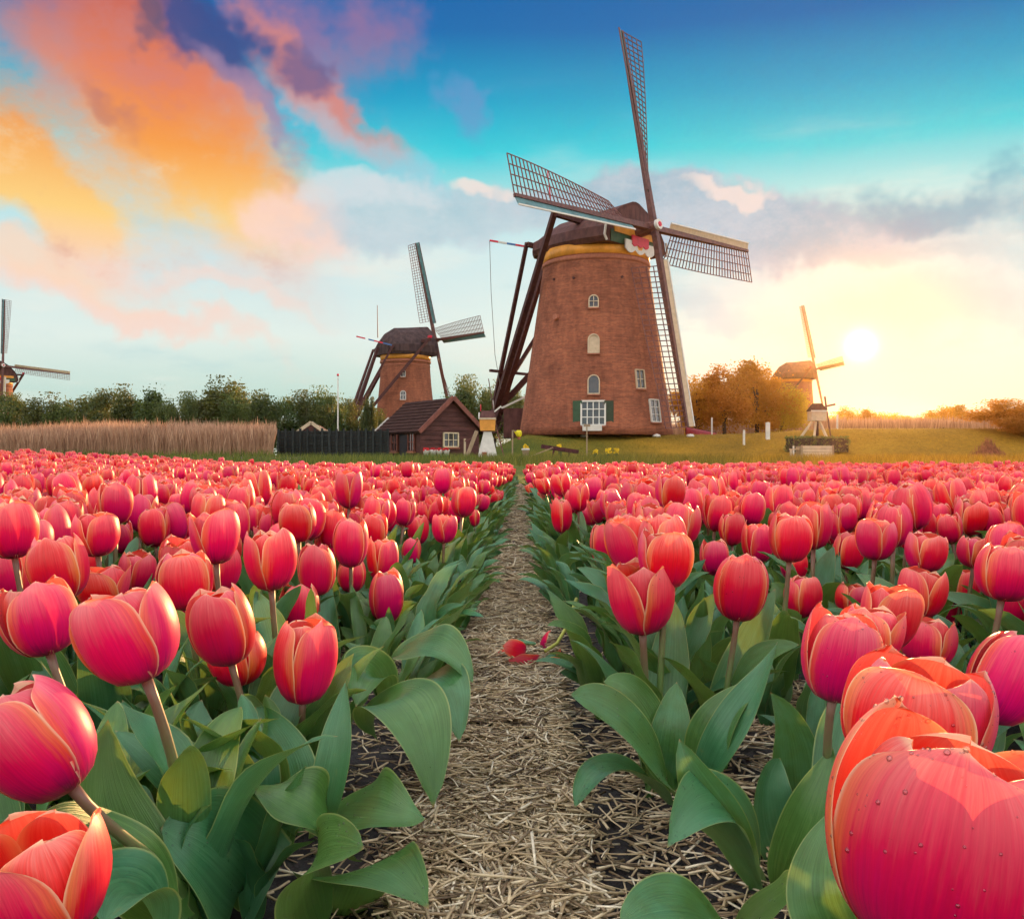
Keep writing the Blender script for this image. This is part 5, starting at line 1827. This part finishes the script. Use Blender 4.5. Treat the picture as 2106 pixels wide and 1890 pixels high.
MB().beam((-22 * S, -0.5, zb(887)), (-42 * S, -0.7, 0.0), 0.10, 0.2).build('ladder', mat('old_wood', (0.34, 0.24, 0.15), 0.8), mm_)
MB().beam((18 * S, -0.4, zb(880)), (34 * S, -0.5, 0.0), 0.06).build('brace', M_LATH, mm_)
frustum(4 * S, 5 * S, 0.12, 0.12, 0.05, 0.30, -6 * S).build('clay_pot', M_LINTEL, mm_)
for c_ in mm_.children:
    if c_.name.startswith('clay_pot'):
        c_.location = (0, -0.62, 0)

# garden-size post mill on trestle legs near the sunlit mill
d = 60.0
pmz = gzf(S2X(1680, d), d)
pm = tag(empty('model_windmill', (S2X(1680, d), d, pmz)), 'model post mill on splayed white legs in front of the sunlit windmill', 'model windmill')
S = d / FPX
zb = lambda py: S2Z(py, d) - pmz
frustum(15 * S, 15 * S, 0.45, 0.45, zb(866), zb(846)).build('body', M_CREAM, pm)
frustum(18 * S, 9 * S, 0.5, 0.12, zb(846), zb(830)).build('roof', M_BARNTILE, pm)
MB().box((0, -0.5, zb(846)), (34 * S, 0.06, 0.09)).build('eaves_board', M_WHITE, pm)
MB().tube([(0, 0, 0), (0, 0, zb(866))], 0.12, 8).build('post', M_BEAM, pm)
for (e1_, e2_) in ((-40, -0.5), (-12, -0.6), (14, -0.6), (26, 0.4)):
    MB().beam((e1_ * 0.3 * S, e2_ * 0.3, zb(868)), (e1_ * S, e2_, 0), 0.12).build('leg', M_CREAM, pm)
hb = Vector((17 * S, -0.2, zb(836)))
for (ex_, ey) in ((18, -4), (8, 62), (-4, -20), (-14, 6)):
    MB().beam(hb, hb + Vector((ex_ * S, -0.1, -ey * S)), 0.07, 0.12).build('sail', M_STOCK, pm)
frustum(28 * S, 26 * S, 0.8, 0.7, -0.1, 0.12).build('plinth', M_LINTEL, pm)

# white marker posts on the slope
ptxt = ('short white post left of the window sign', 'short white post below the mill window', 'short white post at the right foot of the large mill', 'white post at the foot of the golden tree, first from the mill',
        'thick white post between the golden tree trunks', 'white post just left of the model post mill', 'white post right of the model post mill', 'white post half hidden behind the golden tree')
for k, (px, y0, y1, w) in enumerate(((1096, 888, 921, 0.10), (1224, 902, 924, 0.09), (1369, 893, 921, 0.09), (1464, 873, 909, 0.10), (1579, 868, 902, 0.24), (1632, 866, 890, 0.08), (1722, 874, 905, 0.11), (1530, 873, 903, 0.12))):
    d = 60.5
    for _ in range(4):                       # find where the foot meets the slope
        x = S2X(px, d)
        dz = S2Z(y1, d) - gzf(x, d)
        d = min(max(d - dz * 4, 55), 66)
    x = S2X(px, d)
    z = gzf(x, d)
    o = tag(empty('marker_post', (x, d, z)), ptxt[k], 'post', 'white posts on the grass slope')
    hgt = (y1 - y0) * d / FPX
    MB().box((0, 0, hgt / 2 - 0.05), (w, w, hgt + 0.1)).build('shaft', M_WHITE, o)
    MB().add([(-w / 2, -w / 2, hgt), (w / 2, -w / 2, hgt), (w / 2, w / 2, hgt), (-w / 2, w / 2, hgt), (0, 0, hgt + 0.05)], [(0, 1, 4), (1, 2, 4), (2, 3, 4), (3, 0, 4)]).build('cap', M_CREAM, o)

# rail beside the model mill, watering can on a post, sign, potted flowers, sledge
d = 54.5
M_OLDWOOD = mat('old_wood', (0.34, 0.24, 0.15), 0.8)
o = tag(empty('rail_post', (S2X(956, d), d, gzf(S2X(956, d), d))), 'white post with slanting rail between barn and model mill', 'post')
MB().box((0, 0, 0.55), (0.12, 0.12, 1.2)).build('shaft', M_CREAM, o)
MB().beam((0, -0.08, 1.0), (0.62, -0.08, 1.25), 0.05, 0.09).build('rail', M_LATH, o)
o = tag(empty('can_post', (S2X(1054, d), d, gzf(S2X(1054, d), d))), 'thin wooden post holding the yellow watering can', 'post')
MB().box((0, 0, 0.8), (0.09, 0.09, 1.7)).build('shaft', M_OLDWOOD, o)
MB().beam((0, 0, 1.6), (0.22, 0, 1.6), 0.07).build('arm', M_OLDWOOD, o)
o = tag(empty('watering_can', (S2X(1067, d), d, S2Z(899, d))), 'yellow watering can hanging from the thin wooden post', 'watering can')
MB().lathe([(0.10, 0), (0.17, 0.10), (0.19, 0.30), (0.12, 0.40)], 16).build('body', mat('can_yellow', (0.80, 0.66, 0.02), 0.35), o, True)
MB().tube([(-0.14, 0, 0.18), (-0.24, 0, 0.30), (-0.32, 0, 0.40)], [0.05, 0.035, 0.03], 8).build('spout', MATS['can_yellow'], o)
MB().lathe([(0.09, -0.14), (0.11, 0.0)], 12).build('pot', M_LINTEL, o)
o = tag(empty('sign_post', (S2X(1207, 56), 56, gzf(S2X(1207, 56), 56))), 'slim wooden sign post with small top board below the mill window', 'sign')
MB().box((0, 0, 0.95), (0.07, 0.07, 1.95)).build('pole', M_OLDWOOD, o)
MB().box((0, -0.06, 1.86), (0.40, 0.05, 0.16)).build('board', M_OLDWOOD, o)
M_YEL = mat('flower_yellow', (0.82, 0.52, 0.02), 0.6, 0.25, 12)
ytx = ('yellow flowers in a white and wooden pot near the model mill', 'yellow flowers by the dark sledge on the grass', 'tall yellow flower clump below the short white post', 'yellow flower clump right of the tall one', 'small yellow flower clump beside two stakes')
for k, (px, y0, y1, pot) in enumerate(((1081, 914, 938, 1), (1151, 914, 940, 0), (1226, 926, 950, 0), (1251, 924, 950, 0), (1267, 924, 950, 0))):
    d = 53.5
    o = tag(empty('flower_clump', (S2X(px, d), d, gzf(S2X(px, d), d))), ytx[k], 'flowers', 'yellow flowers on the bank')
    rg = np.random.default_rng(40 + k)
    top = S2Z(y0, d) - o.location.z
    st_, fl = MB(), MB()
    for j in range(16):
        a_, r_ = rg.uniform(0, 6.28), rg.uniform(0, 0.16)
        hh = top * rg.uniform(0.6, 1.0)
        st_.beam((r_ * 0.4 * math.cos(a_), r_ * .4 * math.sin(a_), 0.0), (r_ * math.cos(a_), r_ * math.sin(a_), hh), 0.02)
        for q_ in range(3):
            fl.box((r_ * math.cos(a_) + rg.normal(0, .02), r_ * math.sin(a_) + rg.normal(0, .02), hh + rg.normal(0, .03)), (0.07, 0.07, 0.07), rg.uniform(0, 1.5))
    st_.build('stalks', M_GREEN, o)
    fl.build('blossoms', M_YEL, o)
    if pot:
        MB().lathe([(0.16, 0.0), (0.2, 0.42), (0.22, 0.52), (0.1, 0.5)], 14).build('pot', M_OLDWOOD, o, True)
        MB().lathe([(0.23, 0.44), (0.24, 0.54), (0.2, 0.56)], 14).build('pot_rim', M_WHITE, o, True)
d = 52.0
o = tag(empty('sledge', (S2X(1150, d), d, gzf(S2X(1150, d), d) + 0.05)), 'dark red wooden sledge with a long pole lying in the grass', 'sledge')
M_SLEDGE = mat('sledge_wood', (0.085, 0.022, 0.024), 0.75, 0.25, 5)
for s_ in (0, 0.5):
    MB().beam((-1.0, s_, 0.62), (1.1, s_, 0.30), 0.09, 0.22).build('runner', M_SLEDGE, o)
for k in range(5):
    MB().beam((-0.55 + k * 0.36, -0.1, 0.50 - k * 0.055), (-0.55 + k * 0.36, 0.6, 0.50 - k * 0.055), 0.14, 0.06).build('crosspiece', M_SLEDGE, o)
for px_ in (-0.3, 0.6):
    MB().beam((px_, 0, 0.4), (px_ - 0.1, 0, -0.1), 0.10).build('leg', M_SLEDGE, o)
MB().beam((-1.75, -0.3, 0.0), (-0.35, -0.2, 0.55), 0.06).build('pole', M_OLDWOOD, o)

# red upturned boat right of the large mill
o = tag(empty('upturned_boat', (S2X(1436, 67), 67, gzf(S2X(1436, 67), 67))), 'dark red upturned boat at the right foot of the large mill', 'boat')
ht_, vs, fs = [], [], []
for i in range(9):
    t_ = i / 8
    hw_ = 0.55 * math.sin(math.pi * (0.08 + 0.88 * t_)) ** 0.6
    zz = 0.62 * (1 - 0.72 * t_) + 0.05
    for j in range(7):
        a_ = math.pi * j / 6
        vs.append((-0.9 + 2.2 * t_, -hw_ * math.cos(a_), zz * math.sin(a_)))
for i in range(8):
    for j in range(6):
        fs.append((i * 7 + j, i * 7 + j + 1, i * 7 + j + 8, i * 7 + j + 7))
MB().add(vs, fs).build('hull', mat('boat_red', (0.26, 0.012, 0.018), 0.4), o, True)
MB().beam((-0.9, 0, 0.66), (1.3, 0, 0.24), 0.06).build('keel', M_BEAM, o)

# pale stones at the foot of the mill
for k, (px, lab) in enumerate(((1202, 'small white stone at the mill foot left of the sign post'), (1350, 'small white stone at the right foot of the mill'), (1420, 'pale stone near the upturned red boat'))):
    d = 61.5
    rg = np.random.default_rng(60 + k)
    mb = MB().lathe([(0.02, 0.0), (0.20, 0.02), (0.24, 0.10), (0.17, 0.19), (0.03, 0.22)], 9)
    mb.v = [(x * rg.uniform(.8, 1.2) * 1.2, y * rg.uniform(.8, 1.2), z * rg.uniform(.85, 1.1)) for x, y, z in mb.v]
    o = mb.build('stone', M_WHITE, None, True)
    o.location = (S2X(px, d), d, gzf(S2X(px, d), d) - 0.02)
    tag(o, lab, 'stone', 'pale stones by the mill')

# low wooden planter at right with its things
d = 50.0
o = tag(empty('planter_box', (S2X(1675, d), d, gzf(S2X(1675, d), d))), 'tan wooden planter box low on the sunny bank', 'planter')
for k in range(4):
    MB().box((0, -0.45, 0.10 + k * 0.17), (1.75, 0.05, 0.155)).build('plank', M_CREAM, o)
for s_ in (-1, 1):
    MB().box((s_ * 0.85, 0, 0.34), (0.05, 0.9, 0.66)).build('side', M_OLDWOOD, o)
    MB().box((s_ * 0.84, -0.5, 0.36), (0.09, 0.05, 0.72)).build('corner_post', M_OLDWOOD, o)
MB().box((0, 0, 0.55), (1.6, 0.8, 0.05)).build('earth', M_SOIL, o)
o = tag(empty('bench', (S2X(1636, d), d, gzf(S2X(1636, d), d))), 'small white bench left of the tan planter box', 'bench')
MB().box((0, 0, 0.5), (0.62, 0.3, 0.06)).build('seat', M_CREAM, o)
for s_ in (-1, 1):
    MB().box((s_ * 0.25, 0, 0.23), (0.06, 0.25, 0.48)).build('leg', M_CREAM, o)
o = tag(empty('hedge', (S2X(1680, 57), 57, gzf(S2X(1680, 57), 57))), 'dark clipped hedge below the model post mill', 'hedge')
rg = np.random.default_rng(9)


def leafy(n, cfun, size, rg, flat=0.0):
    """loose leaf-sized quads; cfun -> centres (n,3)"""
    C = cfun(n)
    A1 = rg.normal(size=(n, 3)); A1 /= np.linalg.norm(A1, axis=1)[:, None]
    B1 = np.cross(A1, rg.normal(size=(n, 3))); B1 /= np.linalg.norm(B1, axis=1)[:, None]
    s = size * rg.uniform(0.6, 1.3, n)[:, None]
    V = np.stack([C - A1 * s, C + B1 * s * 0.55, C + A1 * s, C - B1 * s * 0.55], 1).reshape(-1, 3)
    Fc = np.arange(4 * n).reshape(-1, 4)
    return V, Fc


def foliage_material(name, c1, c2, c3, trans=0.35):
    m = bpy.data.materials.new(name)
    m.use_nodes = True
    t = NT(m.node_tree)
    tc = t.n('ShaderNodeTexCoord')
    nz = t.noise(tc.outputs['Object'], 0.9, 4, 0.6).outputs['Fac']
    n2 = t.noise(tc.outputs['Object'], 9.0, 2, 0.6).outputs['Fac']
    oi = t.n('ShaderNodeObjectInfo')
    col = t.ramp(t.math('ADD', t.math('MULTIPLY', nz, 0.5), t.math('MULTIPLY', n2, 0.5)), [(0.35, (*c1, 1)), (0.5, (*c2, 1)), (0.66, (*c3, 1))])
    hs = t.n('ShaderNodeHueSaturation')
    t.put(hs.inputs['Color'], col)
    t.put(hs.inputs['Hue'], t.math('ADD', 0.455, t.math('MULTIPLY', oi.outputs['Random'], 0.07)))
    t.put(hs.inputs['Value'], t.math('ADD', 0.80, t.math('MULTIPLY', t.math('FRACT', t.math('MULTIPLY', oi.outputs['Random'], 5.7)), 0.8)))
    b = t.n('ShaderNodeBsdfPrincipled')
    t.put(b.inputs['Base Color'], hs.outputs[0])
    b.inputs['Roughness'].default_value = 0.6
    tr = t.n('ShaderNodeBsdfTranslucent')
    t.put(tr.inputs['Color'], t.mix(0.5, hs.outputs[0], (0.30, 0.26, 0.03, 1)))
    mx = t.n('ShaderNodeMixShader')
    mx.inputs[0].default_value = trans
    t.l(b.outputs[0], mx.inputs[1])
    t.l(tr.outputs[0], mx.inputs[2])
    o_ = t.n('ShaderNodeOutputMaterial')
    t.l(mx.outputs[0], o_.inputs[0])
    return m


M_FOL = foliage_material('tree_leaves', (0.030, 0.052, 0.016), (0.062, 0.095, 0.024), (0.12, 0.14, 0.036))
M_FOL2 = foliage_material('glow_tinted_leaves', (0.34, 0.175, 0.008), (0.58, 0.32, 0.016), (0.80, 0.50, 0.03), 0.55)  # golden backlight of the low sun put into the leaf colours
M_BARK = mat('bark', (0.10, 0.065, 0.045), 0.9, 0.3, 6.0, 0.6, 20)
V, Fc = leafy(2600, lambda n: np.stack([rg.uniform(-1.9, 1.9, n), rg.uniform(-0.5, 0.5, n), rg.uniform(0, 1.0, n)], 1), 0.09, rg)
soup('foliage', V, Fc, M_FOL, o)
MB().box((0, 0, 0.45), (3.6, 0.8, 0.85)).build('twig_core', M_BARK, o)

o = tag(empty('brush_pile', (S2X(2032, 50), 50, gzf(S2X(2032, 50), 50))), 'reddish heap of cut brushwood on the right bank', 'brushwood')
tw_ = MB()
for k in range(420):
    a_ = rg.uniform(0, 6.28)
    r_ = rg.uniform(0.1, 0.95)
    b0 = Vector((r_ * math.cos(a_) * 1.15, r_ * math.sin(a_) * 0.8, 0.0))
    tp = Vector((b0.x * rg.uniform(0.1, 1.0) + rg.normal(0, 0.12), b0.y * 0.4, 1.1 * (1.05 - r_ * 0.8) * rg.uniform(0.6, 1.15)))
    tw_.beam(b0, tp, 0.03, 0.03, w2=0.012, h2=0.012)
tw_.build('twigs', mat('brushwood', (0.30, 0.105, 0.055), 0.85, 0.3, 5), o)

# wire fence posts along the dike at right
ftx = ('thin fence post on the dike, first right of the sun glare', 'thin fence post on the dike, second right of the sun glare', 'doubled fence post on the dike amid the pale reeds', 'short fence post left of the bending tree',
       'fence post below the tip of the bending branch', 'dark fence post left of the brushwood top', 'fence post under the crown of the bending tree')
for k, (px, y0) in enumerate(((1861, 888), (1911, 884), (1941, 880), (1966, 888), (1981, 884), (2024, 882), (2060, 886))):
    d = 64.0
    x = S2X(px, d)
    o = tag(empty('fence_post', (x, d, gzf(x, d) - 0.1)), ftx[k], 'fence post', 'fence posts on the dike')
    hgt = S2Z(y0, d) - o.location.z
    MB().tube([(0, 0, 0), (rq.uniform(-.05, .05), 0, hgt)], [0.06, 0.05], 7).build('shaft', M_BARK, o)
    MB().lathe([(0.052, 0), (0.01, 0.05)], 7, (0, 0, hgt)).build('top', M_BARK, o)

# long low white shed far behind the dike
d = 150.0
o = tag(empty('far_shed', (S2X(1745, d), d, 1.5)), 'long low white shed far off beneath the sun', 'shed')
MB().box((0, 0, 2.2), (5.4, 4, 4.5)).build('wall', M_CREAM, o)
MB().add([(-3.2, -2.4, 4.5), (3.2, -2.4, 4.5), (3.2, 2.4, 4.5), (-3.2, 2.4, 4.5), (-3.2, 0, 5.5), (3.2, 0, 5.5)], [(0, 1, 5, 4), (2, 3, 4, 5), (0, 4, 3), (1, 2, 5), (3, 2, 1, 0)]).build('roof', M_WHITE, o)
for k in range(3):
    MB().box((-1.7 + k * 1.7, -2.03, 3.0), (0.9, 0.08, 0.9)).build('window', M_GLASS, o)


# ------------------------------------------------------------------ trees
def tree_meshes(sd, n, golden=False, shape=(0.5, 0.5, 0.5), zc=0.58, leaf=0.020, bend=0.0, sig=(0.088, 0.088, 0.078)):
    """unit-height tree: trunk+limbs, crown"""
    rg = np.random.default_rng(sd)
    K_ = 34
    cl = rg.normal(size=(K_, 3))
    cl /= np.linalg.norm(cl, axis=1)[:, None]
    cl *= (rg.random(K_) ** 0.4)[:, None] * np.array(shape)[None] * 0.86
    cl[:, 2] += zc
    tr = MB()
    tr.tube([(0, 0, -0.03), (0.01, 0, 0.2), (0.02 + bend * 0.3, 0.01, 0.45), (bend * 0.7, 0, 0.72)], [0.030, 0.024, 0.016, 0.006], 7)
    for c in cl[:16]:
        z0 = rg.uniform(0.15, 0.45)
        tr.tube([(0.01, 0, z0), tuple(np.array([0.01, 0, z0]) * 0.5 + np.array(c) * 0.5 + rg.normal(0, 0.03, 3)), tuple(c)], [0.012, 0.007, 0.002], 5)

    def cf(m_):
        k = rg.integers(0, K_, m_)
        return cl[k] + np.clip(rg.normal(size=(m_, 3)), -1.7, 1.7) * np.array(sig) * rg.uniform(0.5, 1.3, K_)[k][:, None]
    V, Fc = leafy(n, cf, leaf, rg)
    # stray twigs break the outline
    V2, F2 = leafy(n // 9, lambda m_: cl[rg.integers(0, K_, m_)] + np.clip(rg.normal(size=(m_, 3)), -1.6, 1.6) * np.array(sig) * 1.25 + np.array([0, 0, 0.0]), leaf * 0.8, rg)
    return tr.mesh('trunk', [M_BARK], True), np.concatenate([V, V2]), np.concatenate([Fc, F2 + len(V)])


def crown_mesh(V, Fc, m):
    ob = soup('crown', V, Fc, m)
    me = ob.data
    bpy.data.objects.remove(ob)
    return me


def upright(sd):
    t_, V, F_ = tree_meshes(sd, 14000, shape=(0.30, 0.30, 0.46), zc=0.45, leaf=0.019, sig=(0.05, 0.05, 0.13))
    return t_, crown_mesh(V, F_, M_FOL)


def rounded(sd, m=M_FOL, n=14000):
    t_, V, F_ = tree_meshes(sd, n, shape=(0.50, 0.46, 0.46), zc=0.50, leaf=0.018)
    return t_, crown_mesh(V, F_, m)


TV = [upright(1), upright(2), upright(3), rounded(4), rounded(5), rounded(6)]
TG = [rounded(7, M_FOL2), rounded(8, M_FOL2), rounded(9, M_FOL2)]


def tree(px, ytop, d, wpx, var, label, group, pool=TV, rz=0.0):
    x = S2X(px, d)
    z = min(gzf(x, d), 2.6)
    h = S2Z(ytop, d) - z
    o = tag(empty('tree', (x, d, z), rz), label, 'tree', group)
    tm, cm = pool[var]
    wid = wpx * d / FPX
    nat = 0.62 if (pool is TV and var < 3) else 1.0
    link('trunk', tm, o)
    link('crown', cm, o)
    o.scale = (wid / nat, wid / nat, h * 1.10)
    return o


GL = 'green trees behind the reeds'
left = ((14, 812, 110, 3, 'yellowish bushy tree at the left picture edge below the cut windmill'), (86, 822, 100, 0, 'upright green tree, second from the left edge'), (128, 826, 80, 1, 'slim green tree in the left tree row, third from the edge'),
        (176, 818, 90, 2, 'upright green tree before a reddish crown'), (222, 806, 110, 3, 'reddish round tree top in the left row'), (268, 808, 95, 0, 'tall upright green tree in the left row middle'),
        (312, 806, 95, 1, 'tall green tree left of the gap with the sunlit patch'), (345, 824, 70, 2, 'short slim tree at the gap in the left row'), (378, 814, 84, 4, 'rounded dark tree beside the gap'),
        (432, 806, 120, 1, 'bushy green tree left of the highest one'), (462, 789, 130, 0, 'highest green tree of the left row'), (498, 812, 110, 5, 'broad green tree right of the highest one'),
        (541, 810, 80, 2, 'dark upright tree with open crown'), (585, 822, 90, 3, 'dark round tree left of the fence end'), (630, 812, 110, 4, 'dark broad tree above the shed roof'),
        (668, 808, 100, 5, 'dark tree just left of the flagpole'), (712, 826, 90, 3, 'brownish tree right of the flagpole'), (757, 818, 40, 1, 'narrow poplar-like tree left of the thatched mill'), (770, 846, 80, 4, 'low bush at the left foot of the thatched mill'))
rt = random.Random(8)
for (px, yt, w, v_, lab) in left:
    tree(px, yt, rt.uniform(76, 90), w * (0.92 if v_ < 3 else 0.98), v_, lab, GL, rz=rt.uniform(0, 6))
for (px, yt, w, v_, lab) in ((945, 800, 80, 1, 'green tree right behind the barn roof'), (968, 783, 105, 4, 'tallest green tree between barn and large mill'), (1018, 796, 90, 5, 'olive tree behind the model mill'), (1052, 806, 80, 3, 'olive bush at the left foot of the large mill')):
    tree(px, yt, rt.uniform(80, 86), w, v_, lab, 'trees between barn and large mill', rz=rt.uniform(0, 6))
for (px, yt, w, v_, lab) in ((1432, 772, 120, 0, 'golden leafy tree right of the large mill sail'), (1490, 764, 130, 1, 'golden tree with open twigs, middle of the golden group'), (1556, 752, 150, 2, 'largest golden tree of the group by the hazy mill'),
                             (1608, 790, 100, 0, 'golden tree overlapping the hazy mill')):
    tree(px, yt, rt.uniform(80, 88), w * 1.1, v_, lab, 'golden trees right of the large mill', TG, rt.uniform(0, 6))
fr = ((1722, 848, 60, 0), (1748, 842, 44, 1), (1790, 846, 50, 2), (1812, 848, 60, 0), (1842, 854, 60, 1), (1882, 862, 40, 2), (1906, 850, 60, 0), (1932, 842, 56, 1), (1958, 838, 60, 2), (1990, 852, 70, 0), (2036, 846, 60, 1), (1770, 860, 70, 2))
ftl = ('beneath the sun, first from the hazy mill', 'thin-topped, second from the hazy mill', 'rounded, right of the sun axis', 'rounded, fourth from the hazy mill', 'low, sloping down to the gap', 'alone in the gap of the far row',
       'first of the cluster right of the gap', 'second of the cluster right of the gap', 'tallest of the far cluster', 'broad, right of the far cluster', 'behind the bending tree branch', 'low and hazy behind the white shed')
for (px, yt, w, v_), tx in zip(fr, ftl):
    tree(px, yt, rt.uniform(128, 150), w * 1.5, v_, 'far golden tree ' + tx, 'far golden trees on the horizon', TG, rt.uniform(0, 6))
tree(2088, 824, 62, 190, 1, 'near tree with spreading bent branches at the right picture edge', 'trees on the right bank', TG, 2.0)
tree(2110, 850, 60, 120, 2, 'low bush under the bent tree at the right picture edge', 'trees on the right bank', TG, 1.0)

# ------------------------------------------------------------------ reeds and grass
def blades_mesh(name, x, y, z, h, w, lean, material, label, cat, seg=3, plume=False, seed=0):
    rg = np.random.default_rng(seed)
    n = len(x)
    a = rg.uniform(0, 6.28, n)
    dx, dy = np.cos(a) * lean * h, np.sin(a) * lean * h
    b = rg.uniform(0, 3.14, n)
    sx, sy = np.cos(b), np.sin(b) * 0.4
    vs = []
    for k in range(seg + 1):
        t_ = k / seg
        ww = w * ((1 - t_ * 0.9) if not plume else (1.0 if t_ < 0.6 else (2.6 if t_ < 0.95 else 0.3)))
        cx, cy, cz = x + dx * t_ ** 2, y + dy * t_ ** 2, z + h * t_
        vs += [np.stack([cx - sx * ww, cy - sy * ww, cz], 1), np.stack([cx + sx * ww, cy + sy * ww, cz], 1)]
    V = np.stack(vs, 1).reshape(-1, 3)
    q = np.array([(2 * k, 2 * k + 1, 2 * k + 3, 2 * k + 2) for k in range(seg)])
    Fc = (np.arange(n)[:, None, None] * (2 * seg + 2) + q[None]).reshape(-1, 4)
    uv = np.stack([np.repeat(rg.random(n), 2 * seg + 2), np.tile(np.repeat(np.arange(seg + 1) / seg, 2), n)], 1)
    ob = soup(name, V, Fc, material, uv=uv)
    return tag(ob, label, cat, kind='stuff')


def blade_material(name, stops, trans=0.3, glow_gold=None):
    m = bpy.data.materials.new(name)
    m.use_nodes = True
    t = NT(m.node_tree)
    uv = t.n('ShaderNodeUVMap')
    u, v, _ = t.sep(uv.outputs[0])
    tc = t.n('ShaderNodeTexCoord')
    nz = t.noise(tc.outputs['Object'], 0.5, 4).outputs['Fac']
    c = t.ramp(t.math('ADD', t.math('MULTIPLY', u, 0.6), t.math('MULTIPLY', nz, 0.4)), stops)
    if glow_gold:  # blades towards the right carry the golden sun glow in their colour
        c2_ = t.ramp(t.math('ADD', t.math('MULTIPLY', u, 0.6), t.math('MULTIPLY', nz, 0.4)), glow_gold)
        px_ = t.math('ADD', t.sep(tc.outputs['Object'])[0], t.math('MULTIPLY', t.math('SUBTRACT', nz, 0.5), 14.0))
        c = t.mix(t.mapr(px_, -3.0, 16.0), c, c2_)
    b = t.n('ShaderNodeBsdfPrincipled')
    t.put(b.inputs['Base Color'], c)
    b.inputs['Roughness'].default_value = 0.65
    tr = t.n('ShaderNodeBsdfTranslucent')
    t.put(tr.inputs['Color'], c)
    mx = t.n('ShaderNodeMixShader')
    mx.inputs[0].default_value = trans
    t.l(b.outputs[0], mx.inputs[1])
    t.l(tr.outputs[0], mx.inputs[2])
    o_ = t.n('ShaderNodeOutputMaterial')
    t.l(mx.outputs[0], o_.inputs[0])
    return m


M_REED = blade_material('reed', [(0.1, (0.26, 0.13, 0.075)), (0.5, (0.50, 0.28, 0.165)), (0.9, (0.70, 0.45, 0.29))])
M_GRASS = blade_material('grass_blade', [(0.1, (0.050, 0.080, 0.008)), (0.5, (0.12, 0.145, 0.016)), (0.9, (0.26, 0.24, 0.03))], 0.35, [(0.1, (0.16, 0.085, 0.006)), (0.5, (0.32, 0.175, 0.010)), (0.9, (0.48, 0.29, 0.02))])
rg = np.random.default_rng(21)
n = 26000
x = rg.uniform(S2X(-60, 50), S2X(590, 50), n)
y = rg.uniform(47, 56, n)
k_ = x < S2X(562, y)
x, y = x[k_], y[k_]
n = len(x)
hN = 1.35 + 0.55 * vnoise(x * 0.35, y * 0.3, 5) + rg.normal(0, 0.17, n)
blades_mesh('reed_bed', x, y, gz(x, y), hN, 0.0075, 0.15, M_REED, 'dense dried pinkish-brown reeds left of the fence', 'reeds', 4, True, 3)
n = 1800
x = rg.uniform(S2X(-60, 50), S2X(600, 50), n)
y = rg.uniform(45.6, 47.2, n)
blades_mesh('reed_fringe', x, y, gz(x, y), 0.45 * rg.uniform(0.4, 1.3, n), 0.03, 0.2, M_GRASS, 'dark green weeds along the foot of the reeds', 'weeds', 3, False, 4)
n = 24000
x = rg.uniform(S2X(1380, 100), S2X(2200, 100), n)
y = rg.uniform(92, 104, n)
blades_mesh('far_reeds', x, y, gz(x, y), 1.9 + rg.normal(0, 0.22, n), 0.013, 0.08, M_REED, 'pale hazy reeds beyond the dike at right', 'reeds', 3, True, 5)
# turf on the bank, longer at its foot
n = 26000
x = rg.uniform(-17, 34, n)
y = 36 + 27.5 * rg.random(n)
k = (x > S2X(1000, 58)) | (y < 53)
x, y = x[k], y[k]
hg = np.where(y < 52, 0.30, 0.11) * rg.uniform(0.5, 1.3, len(x))
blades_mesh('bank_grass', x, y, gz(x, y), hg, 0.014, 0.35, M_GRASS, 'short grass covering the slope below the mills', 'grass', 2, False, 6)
n = 16000
x = rg.uniform(-24, 30, n)
y = rg.uniform(30, 44, n)
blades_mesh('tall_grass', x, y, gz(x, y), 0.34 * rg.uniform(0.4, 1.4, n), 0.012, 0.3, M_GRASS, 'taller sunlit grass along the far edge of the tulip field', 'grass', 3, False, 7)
# muddy ditch edge in front of the reeds
ds = MB()
N_ = 24
pts0 = []
for k in range(N_ + 1):
    xx = -32 + 22 * k / N_
    pts0.append((xx, 43.6 + 0.25 * math.sin(k * 1.3)))
vs, fs = [], []
for (xx, y0) in pts0:
    vs += [(xx, y0, gzf(xx, y0) + 0.02), (xx, y0 + 1.5, gzf(xx, y0 + 1.5) + 0.16)]
for k in range(N_):
    fs.append((2 * k, 2 * k + 2, 2 * k + 3, 2 * k + 1))
o = MB().add(vs, fs).build('ditch_edge', mat('mud', (0.12, 0.08, 0.07), 0.7, 0.25, 3, 0.4, 10))
tag(o, 'bare muddy ditch edge below the reeds', kind='structure')

# ------------------------------------------------------------------ evening haze
hz = MB().box((0, 405, 15.6), (1320, 910, 34.4)).build('haze', None)
hz.data.materials.clear()
m = bpy.data.materials.new('haze')
m.use_nodes = True
t = NT(m.node_tree)
pv = t.n('ShaderNodeVolumePrincipled')
pv.inputs['Color'].default_value = (1.0, 0.64, 0.32, 1)
pv.inputs['Density'].default_value = 0.00005
pv.inputs['Anisotropy'].default_value = 0.91
o_ = t.n('ShaderNodeOutputMaterial')
t.l(pv.outputs[0], o_.inputs['Volume'])
hz.data.materials.append(m)
tag(hz, 'warm evening haze lit by the low sun', kind='stuff')
